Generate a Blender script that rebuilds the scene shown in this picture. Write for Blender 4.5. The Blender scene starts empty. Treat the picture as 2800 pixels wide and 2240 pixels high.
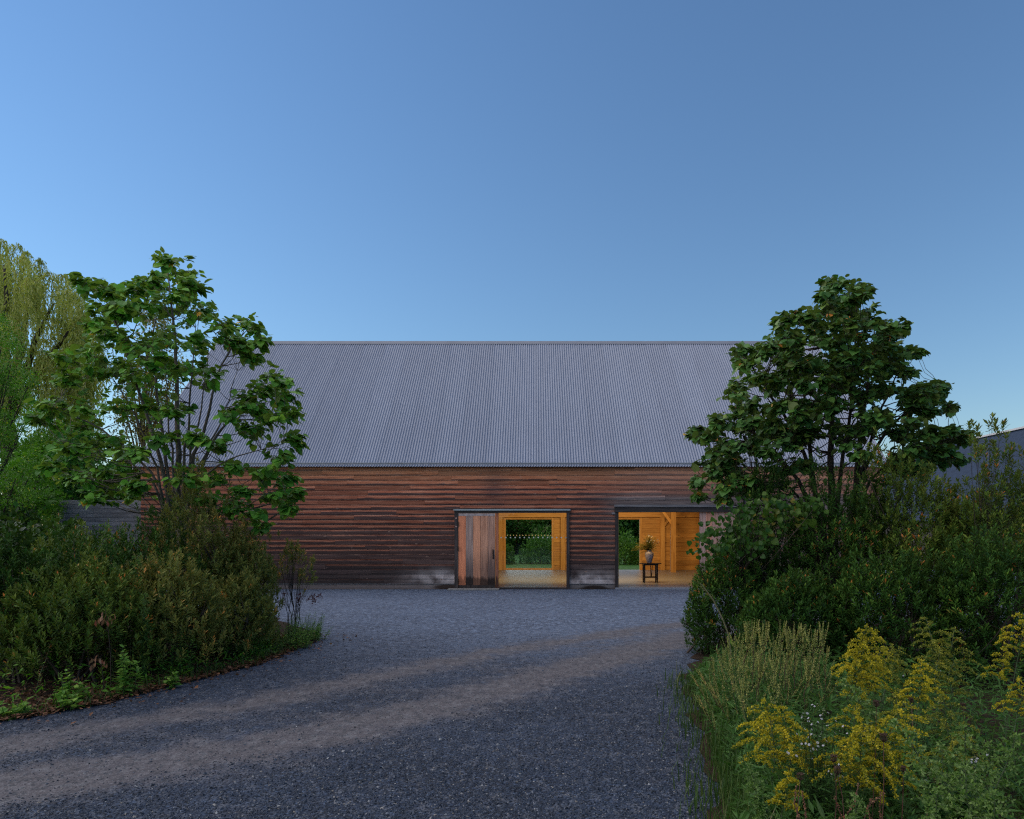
import bpy, math, random
import numpy as np
from mathutils import Vector, Matrix

SC = bpy.context.scene
COL = SC.collection
R = math.radians
random.seed(7)
RNG = np.random.default_rng(11)

# ------------------------------------------------------------------ camera, sky, sun, exposure
cam_data = bpy.data.cameras.new('camera')
cam = bpy.data.objects.new('camera', cam_data)
COL.objects.link(cam)
CAM_H = 1.98
cam.location = (0, 0, CAM_H)
cam.rotation_euler = (R(90), 0, 0)
cam_data.sensor_width = 36
cam_data.lens = 24.0
cam_data.shift_x = -63 / 2800
cam_data.shift_y = 345 / 2800
cam_data.clip_start = 0.05
cam_data.clip_end = 3000
SC.camera = cam

SUN_EL, SUN_AZ = 30.0, -77.0            # degrees; azimuth measured clockwise from +Y (the view direction)
world = bpy.data.worlds.new('World')
SC.world = world
world.use_nodes = True
wn = world.node_tree
bg = wn.nodes['Background']
sky = wn.nodes.new('ShaderNodeTexSky')
sky.sky_type = 'NISHITA'
sky.sun_disc = False
sky.sun_elevation = R(SUN_EL)
sky.sun_rotation = R(SUN_AZ)
sky.altitude = 0
sky.air_density = 1.5
sky.dust_density = 0.0
sky.ozone_density = 7.0
tint = wn.nodes.new('ShaderNodeMix'); tint.data_type = 'RGBA'; tint.blend_type = 'MULTIPLY'; tint.inputs[0].default_value = 1.0
tint.inputs[7].default_value = (.95, .965, .985, 1)
wn.links.new(sky.outputs[0], tint.inputs[6]); wn.links.new(tint.outputs[2], bg.inputs[0])
bg.inputs[1].default_value = 0.102

sun_data = bpy.data.lights.new('sun', 'SUN')
sun_data.energy = 3.0
sun_data.angle = R(140)
sun_data.color = (1.0, 0.87, 0.73)
sun = bpy.data.objects.new('sun', sun_data)
COL.objects.link(sun)
sdir = Vector((math.sin(R(SUN_AZ)) * math.cos(R(SUN_EL)), math.cos(R(SUN_AZ)) * math.cos(R(SUN_EL)), math.sin(R(SUN_EL))))
sun.rotation_euler = sdir.to_track_quat('Z', 'Y').to_euler()

SC.view_settings.view_transform = 'Standard'
SC.view_settings.look = 'None'
SC.view_settings.exposure = 0.45
SC.view_settings.gamma = 1.0
SC.view_settings.use_curve_mapping = False
SC.render.engine = 'CYCLES'
SC.cycles.use_denoising = False          # fine leaves and stones keep their grain
SC.cycles.filter_width = 1.2
SC.cycles.caustics_reflective = False
SC.cycles.caustics_refractive = False
SC.cycles.blur_glossy = 0.8
SC.cycles.max_bounces = 8
SC.cycles.diffuse_bounces = 3
SC.cycles.glossy_bounces = 3
SC.cycles.transmission_bounces = 4
SC.cycles.transparent_max_bounces = 8
SC.cycles.sample_clamp_indirect = 0.5

F = 1866.667
def P(px, py, d):
    """point at distance d (metres along the view axis) that the photograph shows at (px, py)"""
    return np.array([(px - 1463) * d / F, d, CAM_H + (1465 - py) * d / F])

# ------------------------------------------------------------------ objects
def empty(name, loc, label, cat, group=None, rz=0.0):
    o = bpy.data.objects.new(name, None)
    o.empty_display_size = 0.2
    COL.objects.link(o)
    o.location = loc
    o.rotation_euler = (0, 0, rz)
    tag(o, label, cat, group)
    return o

def tag(o, label=None, cat=None, group=None, kind=None):
    if label: o['label'] = label
    if cat: o['category'] = cat
    if group: o['group'] = group
    if kind: o['kind'] = kind
    return o

def link(name, me, parent=None, loc=None, kind=None):
    o = bpy.data.objects.new(name, me)
    COL.objects.link(o)
    if parent is not None: o.parent = parent
    if loc is not None: o.location = loc
    if kind: o['kind'] = kind
    return o

def copy_tree(o, parent=None):
    c = o.copy()
    COL.objects.link(c)
    if parent is not None: c.parent = parent
    for ch in list(o.children): copy_tree(ch, c)
    return c

class MB:
    """collects vertices / faces / a per-vertex tint and builds ONE mesh"""
    def __init__(self):
        self.V, self.T, self.C, self.L, self.M = [], [], [], [], []
        self.n = 0
    def add(self, V, faces, tint=0.5, m=0):
        V = np.asarray(V, float)
        self.V.append(V)
        self.T.append(np.full(len(V), tint, float) if np.isscalar(tint) else np.asarray(tint, float))
        for f in faces:
            self.L.append(np.asarray(f, np.int64) + self.n)
            self.C.append(np.array([len(f)]))
            self.M.append(np.array([m]))
        self.n += len(V)
    def add_many(self, V, nper, tf, tint, m=0):
        """V (n,k,3); tf: template faces, all of one length (f, c)"""
        n, k = V.shape[:2]
        tf = np.asarray(tf, np.int64)
        idx = (np.arange(n)[:, None, None] * k + tf[None]) + self.n
        self.V.append(V.reshape(-1, 3))
        self.T.append(np.repeat(tint, k))
        self.L.append(idx.reshape(-1))
        self.C.append(np.full(n * len(tf), tf.shape[1]))
        self.M.append(np.full(n * len(tf), m))
        self.n += n * k
    def box(self, x0, x1, y0, y1, z0, z1, tint=0.5, m=0):
        V = [(x0, y0, z0), (x1, y0, z0), (x1, y1, z0), (x0, y1, z0), (x0, y0, z1), (x1, y0, z1), (x1, y1, z1), (x0, y1, z1)]
        self.add(V, [(0, 3, 2, 1), (4, 5, 6, 7), (0, 1, 5, 4), (1, 2, 6, 5), (2, 3, 7, 6), (3, 0, 4, 7)], tint, m)
    def tube(self, pts, rad, sides=5, tint=0.5, m=0, cap=True):
        pts = np.asarray(pts, float)
        n = len(pts)
        rad = np.full(n, rad) if np.isscalar(rad) else np.asarray(rad, float)
        d = np.gradient(pts, axis=0)
        d /= np.linalg.norm(d, axis=1)[:, None] + 1e-9
        ref = np.where(np.abs(d[:, 2:3]) > 0.9, np.array([[1.0, 0, 0]]), np.array([[0, 0, 1.0]]))
        if np.abs(d[:, 2]).max() > 0.9: ref = np.tile(np.array([[1.0, 0.13, 0]]), (n, 1))
        u = np.cross(d, ref); u /= np.linalg.norm(u, axis=1)[:, None] + 1e-9
        w = np.cross(d, u)
        a = np.arange(sides) * 2 * math.pi / sides
        V = pts[:, None] + rad[:, None, None] * (np.cos(a)[None, :, None] * u[:, None] + np.sin(a)[None, :, None] * w[:, None])
        V = V.reshape(-1, 3)
        i = np.arange(n - 1)[:, None] * sides
        j = np.arange(sides)[None]
        j2 = (j + 1) % sides
        q = np.stack([i + j, i + j2, i + sides + j2, i + sides + j], -1).reshape(-1)
        self.V.append(V); self.T.append(np.full(len(V), tint, float))
        self.L.append(q + self.n); self.C.append(np.full((n - 1) * sides, 4)); self.M.append(np.full((n - 1) * sides, m))
        if cap:
            self.L.append(np.arange(sides)[::-1] + self.n); self.C.append(np.array([sides])); self.M.append(np.array([m]))
            self.L.append(np.arange(sides) + self.n + (n - 1) * sides); self.C.append(np.array([sides])); self.M.append(np.array([m]))
        self.n += len(V)
    def lathe(self, prof, c, sides=20, tint=0.5, m=0):
        a = np.arange(sides) * 2 * math.pi / sides
        V = np.array([[(c[0] + r * math.cos(t), c[1] + r * math.sin(t), c[2] + z) for t in a] for r, z in prof]).reshape(-1, 3)
        fs = []
        for i in range(len(prof) - 1):
            for j in range(sides):
                k = (j + 1) % sides
                fs.append((i * sides + j, i * sides + k, (i + 1) * sides + k, (i + 1) * sides + j))
        fs.append(tuple(range(sides))[::-1]); fs.append(tuple((len(prof) - 1) * sides + j for j in range(sides)))
        self.add(V, fs, tint, m)
    def mesh(self, name, mats, smooth=False, base=None):
        V = np.concatenate(self.V)
        if base is not None: V = V - np.asarray(base, float)
        T = np.concatenate(self.T); Lp = np.concatenate(self.L); C = np.concatenate(self.C); M = np.concatenate(self.M)
        me = bpy.data.meshes.new(name)
        me.vertices.add(len(V)); me.vertices.foreach_set('co', V.reshape(-1).astype(np.float32))
        me.loops.add(len(Lp)); me.loops.foreach_set('vertex_index', Lp.astype(np.int32))
        me.polygons.add(len(C))
        me.polygons.foreach_set('loop_start', (np.cumsum(C) - C).astype(np.int32))
        me.polygons.foreach_set('loop_total', C.astype(np.int32))
        at = me.attributes.new('tint', 'FLOAT', 'POINT'); at.data.foreach_set('value', T.astype(np.float32))
        for mm in (mats if isinstance(mats, (list, tuple)) else [mats]): me.materials.append(mm)
        me.polygons.foreach_set('material_index', M.astype(np.int32))
        me.polygons.foreach_set('use_smooth', np.full(len(C), bool(smooth)))
        me.update(calc_edges=True); me.validate()
        return me
    def obj(self, name, mats, parent=None, smooth=False, base=None, kind=None):
        if self.n == 0: return None
        return link(name, self.mesh(name, mats, smooth, base), parent, kind=kind)

# ------------------------------------------------------------------ materials
class G:
    """tiny node-graph helper"""
    def __init__(self, name):
        self.m = bpy.data.materials.new(name); self.m.use_nodes = True
        self.t = self.m.node_tree
        self.b = self.t.nodes['Principled BSDF']
        self.out = self.t.nodes['Material Output']
    def n(self, typ, ins=None, **props):
        nd = self.t.nodes.new(typ)
        for k, v in props.items(): setattr(nd, k, v)
        for k, v in (ins or {}).items(): self.set(nd.inputs[k], v)
        return nd
    def set(self, sock, v):
        if isinstance(v, bpy.types.NodeSocket): self.t.links.new(v, sock)
        elif isinstance(v, bpy.types.Node): self.t.links.new(v.outputs[0], sock)
        elif isinstance(v, (tuple, list)) and len(v) == 3 and sock.type == 'RGBA': sock.default_value = (*v, 1)
        else: sock.default_value = v
    def math(self, op, a, b=0.0, c=0.0, clamp=False):
        nd = self.n('ShaderNodeMath', {0: a, 1: b, 2: c}, operation=op, use_clamp=clamp); return nd.outputs[0]
    def mix(self, f, a, b, blend='MIX'):
        nd = self.n('ShaderNodeMix', data_type='RGBA', blend_type=blend, clamp_factor=True)
        self.set(nd.inputs[0], f); self.set(nd.inputs[6], a); self.set(nd.inputs[7], b); return nd.outputs[2]
    def ss(self, v, lo, hi):
        nd = self.n('ShaderNodeMapRange', {0: v, 1: lo, 2: hi, 3: 0.0, 4: 1.0}, interpolation_type='SMOOTHSTEP'); return nd.outputs[0]
    def pos(self): return self.n('ShaderNodeNewGeometry').outputs['Position']
    def objc(self): return self.n('ShaderNodeTexCoord').outputs['Object']
    def gen(self): return self.n('ShaderNodeTexCoord').outputs['Generated']
    def sep(self, v): s = self.n('ShaderNodeSeparateXYZ', {0: v}); return s.outputs
    def scale(self, v, s): return self.n('ShaderNodeMapping', {0: v, 3: s}).outputs[0]
    def noise(self, v, scale=5, detail=3, rough=0.55, dist=0.0, dim='3D', w=None):
        nd = self.n('ShaderNodeTexNoise', {'Vector': v, 'Scale': scale, 'Detail': detail, 'Roughness': rough, 'Distortion': dist}, noise_dimensions='4D' if w is not None else '3D')
        if w is not None: self.set(nd.inputs['W'], w)
        return nd.outputs[0]
    def vor(self, v, scale, out='Distance', feature='F1', rnd=1.0):
        nd = self.n('ShaderNodeTexVoronoi', {'Vector': v, 'Scale': scale, 'Randomness': rnd}, feature=feature); return nd.outputs[out]
    def ramp(self, f, stops):
        nd = self.n('ShaderNodeValToRGB', {0: f}); e = nd.color_ramp.elements
        while len(e) < len(stops): e.new(0.5)
        for k, (p, c) in enumerate(stops): e[k].position = p; e[k].color = (*c, 1)
        return nd.outputs[0]
    def attr(self, name): return self.n('ShaderNodeAttribute', attribute_name=name).outputs['Fac']
    def bump(self, h, strength=0.3, dist=0.02): return self.n('ShaderNodeBump', {'Height': h, 'Strength': strength, 'Distance': dist}).outputs[0]
    def rnd(self): return self.n('ShaderNodeObjectInfo').outputs['Random']
    def fin(self, color=None, rough=0.6, metal=0.0, normal=None, spec=None):
        if color is not None: self.set(self.b.inputs['Base Color'], color)
        self.set(self.b.inputs['Roughness'], rough); self.set(self.b.inputs['Metallic'], metal)
        if normal is not None: self.set(self.b.inputs['Normal'], normal)
        if spec is not None: self.set(self.b.inputs['Specular IOR Level'], spec)
        return self.m

def plain(name, c, rough=0.6, metal=0.0, var=0.12, scale=8, spec=0.5):
    g = G(name)
    nz = g.noise(g.objc(), scale, 4)
    c2 = tuple(x * (1 - var * 2) for x in c); c3 = tuple(min(1, x * (1 + var)) for x in c)
    return g.fin(g.ramp(nz, [(0.3, c2), (0.7, c3)]), rough, metal, g.bump(nz, 0.1, 0.01), spec)

def leaf_mat(name, stops, back=None, rough=0.45, trans=0.28, spec=0.2):
    """stops: colours along the per-leaf tint; back: colour of the leaf's own paler underside"""
    g = G(name)
    col = g.ramp(g.attr('tint'), stops)
    if back is not None:
        bf = g.n('ShaderNodeNewGeometry').outputs['Backfacing']
        col = g.mix(bf, col, back)
    g.fin(col, rough, 0, None, spec)
    tr = g.n('ShaderNodeBsdfTranslucent', {0: g.mix(1.0, col, (1.0, 1.25, 0.5), 'MULTIPLY')})
    ms = g.n('ShaderNodeMixShader', {0: trans, 1: g.b.outputs[0], 2: tr.outputs[0]})
    g.t.links.new(ms.outputs[0], g.out.inputs[0])
    return g.m

# ------------------------------------------------------------------ ground
TR1 = np.array([(-14, 2.6), (-9, 3.6), (-4.2, 5.35), (-2.6, 6.4), (-1.43, 7.5), (-.58, 8.65), (.58, 10.2), (3.06, 13.4), (7, 16.6), (16, 19.5)])
TR2 = np.array([(-14, 4.4), (-9, 5.1), (-5.05, 6.45), (-3.3, 8.1), (-2.1, 9.8), (-.6, 11.7), (2.65, 14.8), (6.5, 17.9), (16, 21)])
def pl_dist(x, y, pl):
    d = np.full(x.shape, 1e9)
    for a, b in zip(pl[:-1], pl[1:]):
        ab = b - a; t = np.clip(((x - a[0]) * ab[0] + (y - a[1]) * ab[1]) / (ab @ ab), 0, 1)
        d = np.minimum(d, np.hypot(x - a[0] - t * ab[0], y - a[1] - t * ab[1]))
    return d
def track(x, y):
    d1, d2 = pl_dist(x, y, TR1), pl_dist(x, y, TR2)
    return np.clip(np.exp(-(d1 / .58) ** 2) + np.exp(-(d2 / .48) ** 2) * .8 + np.exp(-((d1 + d2) / 2.6) ** 2) * .18, 0, 1)
def mid_ridge(x, y):
    return np.clip(1.0 - track(x, y), 0, 1)

def gravel_mat():
    g = G('gravel')
    p = g.pos()
    s = g.sep(p)
    tr = g.attr('track')
    big = g.noise(p, 0.55, 4)
    med = g.noise(p, 2.6, 4)
    streak = g.noise(g.scale(p, (0.5, 1.6, 1)), 1.3, 5, .6)
    edge = g.math('ADD', tr, g.math('MULTIPLY', g.math('SUBTRACT', med, .5), 1.3))
    edge = g.math('ADD', edge, g.math('MULTIPLY', g.math('SUBTRACT', streak, .5), 0.9))
    msk = g.ss(edge, .08, 1.0)
    cell = g.vor(p, 38, 'Color'); cellv = g.sep(cell)[0]; cd = g.vor(p, 38, 'Distance')
    cell2 = g.sep(g.vor(p, 95, 'Color'))[1]
    stone = g.ramp(cellv, [(0, (.026, .031, .040)), (.45, (.055, .062, .075)), (.8, (.10, .108, .122)), (.95, (.20, .205, .215)), (1, (.42, .41, .40))])
    stone = g.mix(.45, stone, g.ramp(cell2, [(0, (.022, .027, .036)), (.6, (.085, .092, .108)), (1, (.26, .26, .27))]))
    stone = g.mix(g.ss(cd, .45, .8), stone, (.018, .021, .028))
    far = g.ss(s[1], 7.5, 15.5)                       # the gravel turns paler towards the barn
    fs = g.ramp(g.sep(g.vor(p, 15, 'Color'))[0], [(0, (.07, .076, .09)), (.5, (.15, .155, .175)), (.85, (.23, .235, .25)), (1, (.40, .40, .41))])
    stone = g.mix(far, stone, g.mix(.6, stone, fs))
    stone = g.mix(g.ss(big, .4, .66), stone, g.mix(.35, stone, (.17, .175, .19)))
    dirt = g.mix(g.noise(p, 30, 3), (.064, .055, .059), (.108, .095, .101))
    spk = g.math('GREATER_THAN', g.sep(g.vor(p, 30, 'Color'))[2], .86)
    dirt = g.mix(g.math('MULTIPLY', spk, .8), dirt, (.035, .038, .045))
    dirt = g.mix(g.math('MULTIPLY', g.ss(cell2, .7, .95), .4), dirt, (.28, .27, .27))
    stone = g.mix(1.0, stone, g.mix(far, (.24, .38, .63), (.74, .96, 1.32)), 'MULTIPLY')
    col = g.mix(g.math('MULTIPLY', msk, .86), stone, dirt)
    grit = g.noise(g.scale(p, (1, .55, 1)), 9.0, 6, .75)
    col = g.mix(g.math('MULTIPLY', g.ss(grit, .50, .68), .62), col, (.030, .034, .042))
    col = g.mix(g.math('MULTIPLY', g.ss(grit, .52, .34), .30), col, (.24, .245, .26))
    h = g.math('MULTIPLY', g.math('SUBTRACT', 1.0, cd), g.math('SUBTRACT', 1.0, g.math('MULTIPLY', msk, .8)))
    h = g.math('ADD', h, g.math('MULTIPLY', med, .5))
    return g.fin(col, .8, 0, g.bump(h, .75, .02), .3)

def axis(lo, hi, step, far_lo, far_hi):
    a = list(np.arange(lo, hi + 1e-6, step)); w = step; v = lo; left = []
    while v > far_lo: w *= 1.4; v -= w; left.append(max(v, far_lo))
    w = step; v = a[-1]; right = []
    while v < far_hi: w *= 1.4; v += w; right.append(min(v, far_hi))
    return np.array(left[::-1] + a + right)
gx = axis(-13, 13, .14, -900, 900); gy = axis(3, 24.8, .14, -300, 1500)
XX, YY = np.meshgrid(gx, gy)
tv = track(XX, YY)
ZZ = np.zeros_like(XX)
gv = np.stack([XX, YY, ZZ], -1).reshape(-1, 3)
nxg = len(gx); ii = np.arange(len(gy) - 1)[:, None] * nxg + np.arange(nxg - 1)[None]
ground_mb = MB()
ground_mb.V.append(gv); ground_mb.T.append(np.zeros(len(gv))); ground_mb.n = len(gv)
q = np.stack([ii, ii + 1, ii + nxg + 1, ii + nxg], -1).reshape(-1)
ground_mb.L.append(q); ground_mb.C.append(np.full(len(q) // 4, 4)); ground_mb.M.append(np.zeros(len(q) // 4))
M_GRAVEL = gravel_mat()
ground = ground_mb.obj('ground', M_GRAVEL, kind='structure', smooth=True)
at = ground.data.attributes.new('track', 'FLOAT', 'POINT'); at.data.foreach_set('value', tv.reshape(-1).astype(np.float32))
tag(ground, 'grey gravel yard with paler wheel tracks curving across it')

# lawn behind the barn, planting beds
def sheet(name, poly, z, mat_, jitter=0.12, label=None):
    poly = np.array(poly, float); out = []
    for a, b in zip(poly, np.roll(poly, -1, 0)):
        n = max(1, int(np.linalg.norm(b - a) / .25))
        if n > 160: n = 2
        for k in range(n):
            p = a + (b - a) * k / n
            out.append((p[0] + random.uniform(-jitter, jitter), p[1] + random.uniform(-jitter, jitter), z))
    mb = MB(); mb.add(out, [tuple(range(len(out)))])
    o = mb.obj(name, mat_, kind='structure')
    if label: o['label'] = label
    return o
def soil_mat():
    g = G('soil'); p = g.pos()
    c = g.ramp(g.noise(p, 14, 6, .7), [(.3, (.012, .009, .007)), (.55, (.04, .026, .018)), (.75, (.085, .05, .032))])
    return g.fin(c, .9, 0, g.bump(g.noise(p, 25, 5), .8, .04), .1)
def lawn_mat():
    g = G('lawn'); p = g.pos()
    c = g.ramp(g.noise(p, 3, 6, .7), [(.3, (.03, .085, .018)), (.7, (.06, .15, .03))])
    return g.fin(c, .8, 0, g.bump(g.noise(p, 60, 4), .6, .03), .1)
M_SOIL = soil_mat()
LEFT_EDGE = [(-13.5, 4.3), (-8.6, 6.2), (-5.69, 7.2), (-5.17, 7.8), (-4.7, 9.1), (-4.25, 10.4), (-4.1, 12.4), (-4.5, 14.2), (-6.5, 16.6), (-10, 18.4), (-14, 19.4), (-30, 20), (-30, 4)]
RIGHT_EDGE = [(1.0, 4.0), (1.3, 4.8), (1.62, 6.6), (1.95, 9.1), (2.75, 11.6), (3.8, 13.4), (6.0, 15.2), (8.2, 15.6), (9.4, 13.0), (9.0, 9.0), (7.0, 5.0), (4.2, 2.5), (1.2, 2.2)]
sheet('planting_bed', LEFT_EDGE, .010, M_SOIL)
sheet('planting_bed', RIGHT_EDGE, .010, M_SOIL)
M_LAWN = lawn_mat()
sheet('lawn', [(-60, 39.2), (24, 39.2), (60, 80), (60, 160), (-140, 160), (-140, 30), (-20, 30), (-16, 39)], .012, M_LAWN, .02)

# loose crushed stones lying on the yard (real pebbles near the camera, finer texture beyond)
def pebbles():
    n = 330000
    y = 4.2 + 12.5 * RNG.random(n) ** 1.25
    x = (RNG.random(n) - .62) * (1.62 * y + 1.0)
    keep = (x > -6.9 - (y - 7) * .0) & (x < 1.2 + (y - 4.2) * .21 + .62)
    tk = track(x, y)
    nz = np.sin(x * 2.1 + 3 * np.sin(y * .9)) * np.sin(y * 2.7 + 2 * np.sin(x * 1.3))
    keep &= RNG.random(n) < np.clip(1.0 - 1.05 * tk + .18 * nz, .06, 1) * np.clip(1.05 - (y - 5) * .11, .06, 1)
    # nothing under the left bed
    ledge = np.interp(y, [4, 7.2, 7.8, 9.1, 10.4, 12.4, 14.2, 16.6], [-20, -5.8, -5.2, -4.7, -4.25, -4.1, -4.5, -6.5])
    keep &= x > ledge - .12
    x, y = x[keep], y[keep]; n = len(x)
    base = np.array([(1, 0, 0), (-1, 0, 0), (0, 1, 0), (0, -1, 0), (0, 0, 1)], float)
    tf = [(0, 2, 4), (2, 1, 4), (1, 3, 4), (3, 0, 4)]
    s = RNG.lognormal(math.log(.0066), .36, n)
    s = np.clip(s, .003, .016)
    V = base[None] * RNG.uniform(.65, 1.25, (n, 5, 1)) + RNG.normal(0, .22, (n, 5, 3))
    a = RNG.random(n) * 6.283; ca, sa = np.cos(a), np.sin(a)
    V = np.stack([V[..., 0] * ca[:, None] - V[..., 1] * sa[:, None], V[..., 0] * sa[:, None] + V[..., 1] * ca[:, None], V[..., 2] * .7], -1)
    V = V * s[:, None, None] + np.stack([x, y, s * .12], -1)[:, None]
    mb = MB(); mb.add_many(V, 5, tf, RNG.random(n))
    g = G('crushed_stone')
    c = g.ramp(g.attr('tint'), [(0, (.006, .011, .020)), (.5, (.015, .026, .046)), (.8, (.038, .056, .088)), (.94, (.12, .135, .165)), (.98, (.20, .18, .15)), (1, (.32, .33, .34))])
    o = mb.obj('gravel', g.fin(c, .7, 0, None, .4), kind='stuff')
    tag(o, 'loose crushed grey stone scattered over the drive')
pebbles()

# ------------------------------------------------------------------ barn
DF = 25.2; S = DF / F
def bx(px): return (px - 1463) * S
def bz(py): return CAM_H + (1465 - py) * S
BX0, BX1 = -14.55, 12.85
YB = DF + 12.86                    # back wall
EAVE, RIDGE = 4.66, 10.93
barn = empty('barn', (0, DF, 0), 'long weathered timber barn with grey corrugated metal roof and two lit doorways', 'barn')
BASE = (0, DF, 0)

def siding_mat():
    g = G('weathered_siding'); p = g.pos(); s = g.sep(p); v = g.sep(g.gen())[2]; r = g.rnd()
    z = s[2]
    pr = g.n('ShaderNodeCombineXYZ', {0: s[0], 1: g.math('MULTIPLY', r, 40.0), 2: z}).outputs[0]
    grain = g.noise(g.scale(pr, (1.1, 1, 26)), 1.0, 5, .62, .4)
    wav = g.noise(g.scale(pr, (1.7, 1, 6)), 1.0, 4, .6, .6)
    patch = g.noise(g.scale(p, (.35, 1, .8)), 1.0, 3)
    red = g.ramp(grain, [(.25, (.15, .040, .022)), (.5, (.36, .125, .070)), (.75, (.52, .25, .16))])
    orange = g.ramp(grain, [(.25, (.26, .092, .042)), (.5, (.45, .19, .092)), (.78, (.60, .31, .18))])
    top = g.ss(z, 3.6, 4.5)
    red = g.mix(top, red, orange)
    dark = g.ramp(grain, [(.3, (.020, .016, .017)), (.6, (.050, .038, .038)), (.8, (.12, .085, .075))])
    grey = g.ramp(grain, [(.25, (.08, .07, .075)), (.55, (.18, .16, .16)), (.8, (.32, .28, .27))])
    # dark lower part of every board; weathering deepens it towards the ground, hardly any under the eave
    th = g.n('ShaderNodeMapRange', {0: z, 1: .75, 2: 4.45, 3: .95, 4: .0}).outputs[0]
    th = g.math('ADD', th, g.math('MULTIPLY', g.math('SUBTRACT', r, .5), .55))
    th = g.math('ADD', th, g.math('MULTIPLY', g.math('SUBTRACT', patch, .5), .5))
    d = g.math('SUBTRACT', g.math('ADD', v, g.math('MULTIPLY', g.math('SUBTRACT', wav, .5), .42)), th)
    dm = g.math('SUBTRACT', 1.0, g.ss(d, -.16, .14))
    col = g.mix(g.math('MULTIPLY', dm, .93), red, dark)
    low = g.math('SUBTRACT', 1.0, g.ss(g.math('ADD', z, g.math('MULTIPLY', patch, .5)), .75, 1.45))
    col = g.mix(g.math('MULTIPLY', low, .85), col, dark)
    # bleached boards towards the right end, round the doors, and splash-bleached at the foot
    rt = g.math('MULTIPLY', g.ss(s[0], 1.5, 4.5), .42)
    col = g.mix(rt, col, g.mix(g.ss(z, 2.9, 4.2), grey, (.30, .19, .15)))
    hd = g.math('MULTIPLY', g.ss(s[0], 2.2, 3.2), g.math('MULTIPLY', g.ss(z, 2.7, 2.95), g.math('SUBTRACT', 1.0, g.ss(z, 3.35, 3.55))))
    col = g.mix(g.math('MULTIPLY', hd, .85), col, grey)
    def blob(x0, z0, sx, sz, k):
        dx = g.math('MULTIPLY', g.math('SUBTRACT', s[0], x0), 1 / sx); dz = g.math('MULTIPLY', g.math('SUBTRACT', z, z0), 1 / sz)
        rr = g.math('ADD', g.math('MULTIPLY', dx, dx), g.math('MULTIPLY', dz, dz))
        return g.math('MULTIPLY', g.math('POWER', 2.718, g.math('MULTIPLY', rr, -1.0)), k)
    pale = g.mix(grain, (.28, .26, .27), (.62, .58, .58))
    nz = g.noise(p, 1.7, 4)
    b1 = g.math('MULTIPLY', g.math('ADD', blob(-3.25, .42, 1.15, .30, 1.0), blob(2.1, .32, .95, .28, 1.0)), g.ss(nz, .25, .6))
    col = g.mix(b1, col, pale)
    col = g.mix(g.math('MULTIPLY', g.math('SUBTRACT', 1.0, g.ss(z, .17, .22)), .55), col, g.mix(grain, (.12, .105, .11), (.30, .26, .25)))
    b2 = g.ss(g.math('ADD', blob(-3.15, .08, .75, .13, 1.0), g.math('ADD', blob(2.2, .06, .55, .11, 1.0), blob(1.4, 0, 3, .03, .5))), .35, .75)
    col = g.mix(g.math('MULTIPLY', b2, .9), col, (.022, .011, .007))
    streakx = g.math('ADD', blob(-1.5, 3.7, .45, .75, .45), blob(2.3, 3.3, .8, .3, .5))
    col = g.mix(streakx, col, (.045, .042, .05))
    # knots
    kp = g.scale(pr, (2.1, 1, 5.5)); kd = g.vor(kp, 1.0, 'Distance'); kc = g.sep(g.vor(kp, 1.0, 'Color'))[0]
    kn = g.math('MULTIPLY', g.math('LESS_THAN', kd, .10), g.math('GREATER_THAN', kc, .62))
    kr = g.math('MULTIPLY', g.math('LESS_THAN', kd, .055), g.math('GREATER_THAN', kc, .62))
    col = g.mix(g.math('MULTIPLY', kn, .6), col, (.36, .25, .2))
    col = g.mix(kr, col, (.03, .018, .013))
    lip_highlight = g.math('MULTIPLY', g.ss(v, .80, .93), g.math('MULTIPLY', g.ss(grain, .36, .6), g.ss(z, .7, 1.2)))  # highlight painted along the top edge of each board
    col = g.mix(g.math('MULTIPLY', lip_highlight, .55), col, g.mix(top, (.50, .31, .25), (.66, .42, .30)))
    col = g.mix(1.0, col, g.mix(r, (.74, .72, .72), (1.5, 1.38, 1.34)), 'MULTIPLY')
    return g.fin(col, .78, 0, g.bump(grain, .5, .008), .2)
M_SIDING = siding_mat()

def wood_mat(name, a, b, c, axis_='x', scale=1.0, knots=True, rough=.55, per_obj=True, objcol=False):
    g = G(name); p = g.pos(); s = g.sep(p); r = g.rnd()
    off = g.math('MULTIPLY', r, 37.0)
    if axis_ == 'x': st = (1.3, 9, 17)
    elif axis_ == 'y': st = (14, 1.1, 14)
    else: st = (17, 9, 1.2)
    v = g.n('ShaderNodeVectorMath', {0: p, 1: g.n('ShaderNodeCombineXYZ', {0: off, 1: off, 2: off}).outputs[0]}, operation='ADD').outputs[0]
    gr = g.noise(g.scale(v, st), scale, 5, .6, .6)
    col = g.ramp(gr, [(.28, a), (.52, b), (.76, c)])
    if objcol: col = g.mix(1.0, col, g.n('ShaderNodeObjectInfo').outputs['Color'], 'MULTIPLY')
    if knots:
        kst = {'x': (1.6, 3, 4.5), 'z': (5, 4, 1.5), 'y': (5, 1.5, 5)}[axis_]
        kp = g.scale(v, kst); kd = g.vor(kp, 1.0); kc = g.sep(g.vor(kp, 1.0, 'Color'))[0]
        kn = g.math('MULTIPLY', g.math('SUBTRACT', 1.0, g.ss(kd, .05, .13)), g.math('GREATER_THAN', kc, .6))
        col = g.mix(g.math('MULTIPLY', kn, .85), col, tuple(x * .22 for x in b))
    if per_obj: col = g.mix(1.0, col, g.mix(r, (.78, .76, .74), (1.12, 1.12, 1.12)), 'MULTIPLY')
    return g, col, gr, rough
def fin_wood(*a, **k):
    g, col, gr, rough = wood_mat(*a, **k)
    return g.fin(col, rough, 0, g.bump(gr, .15, .005), .35)
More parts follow.
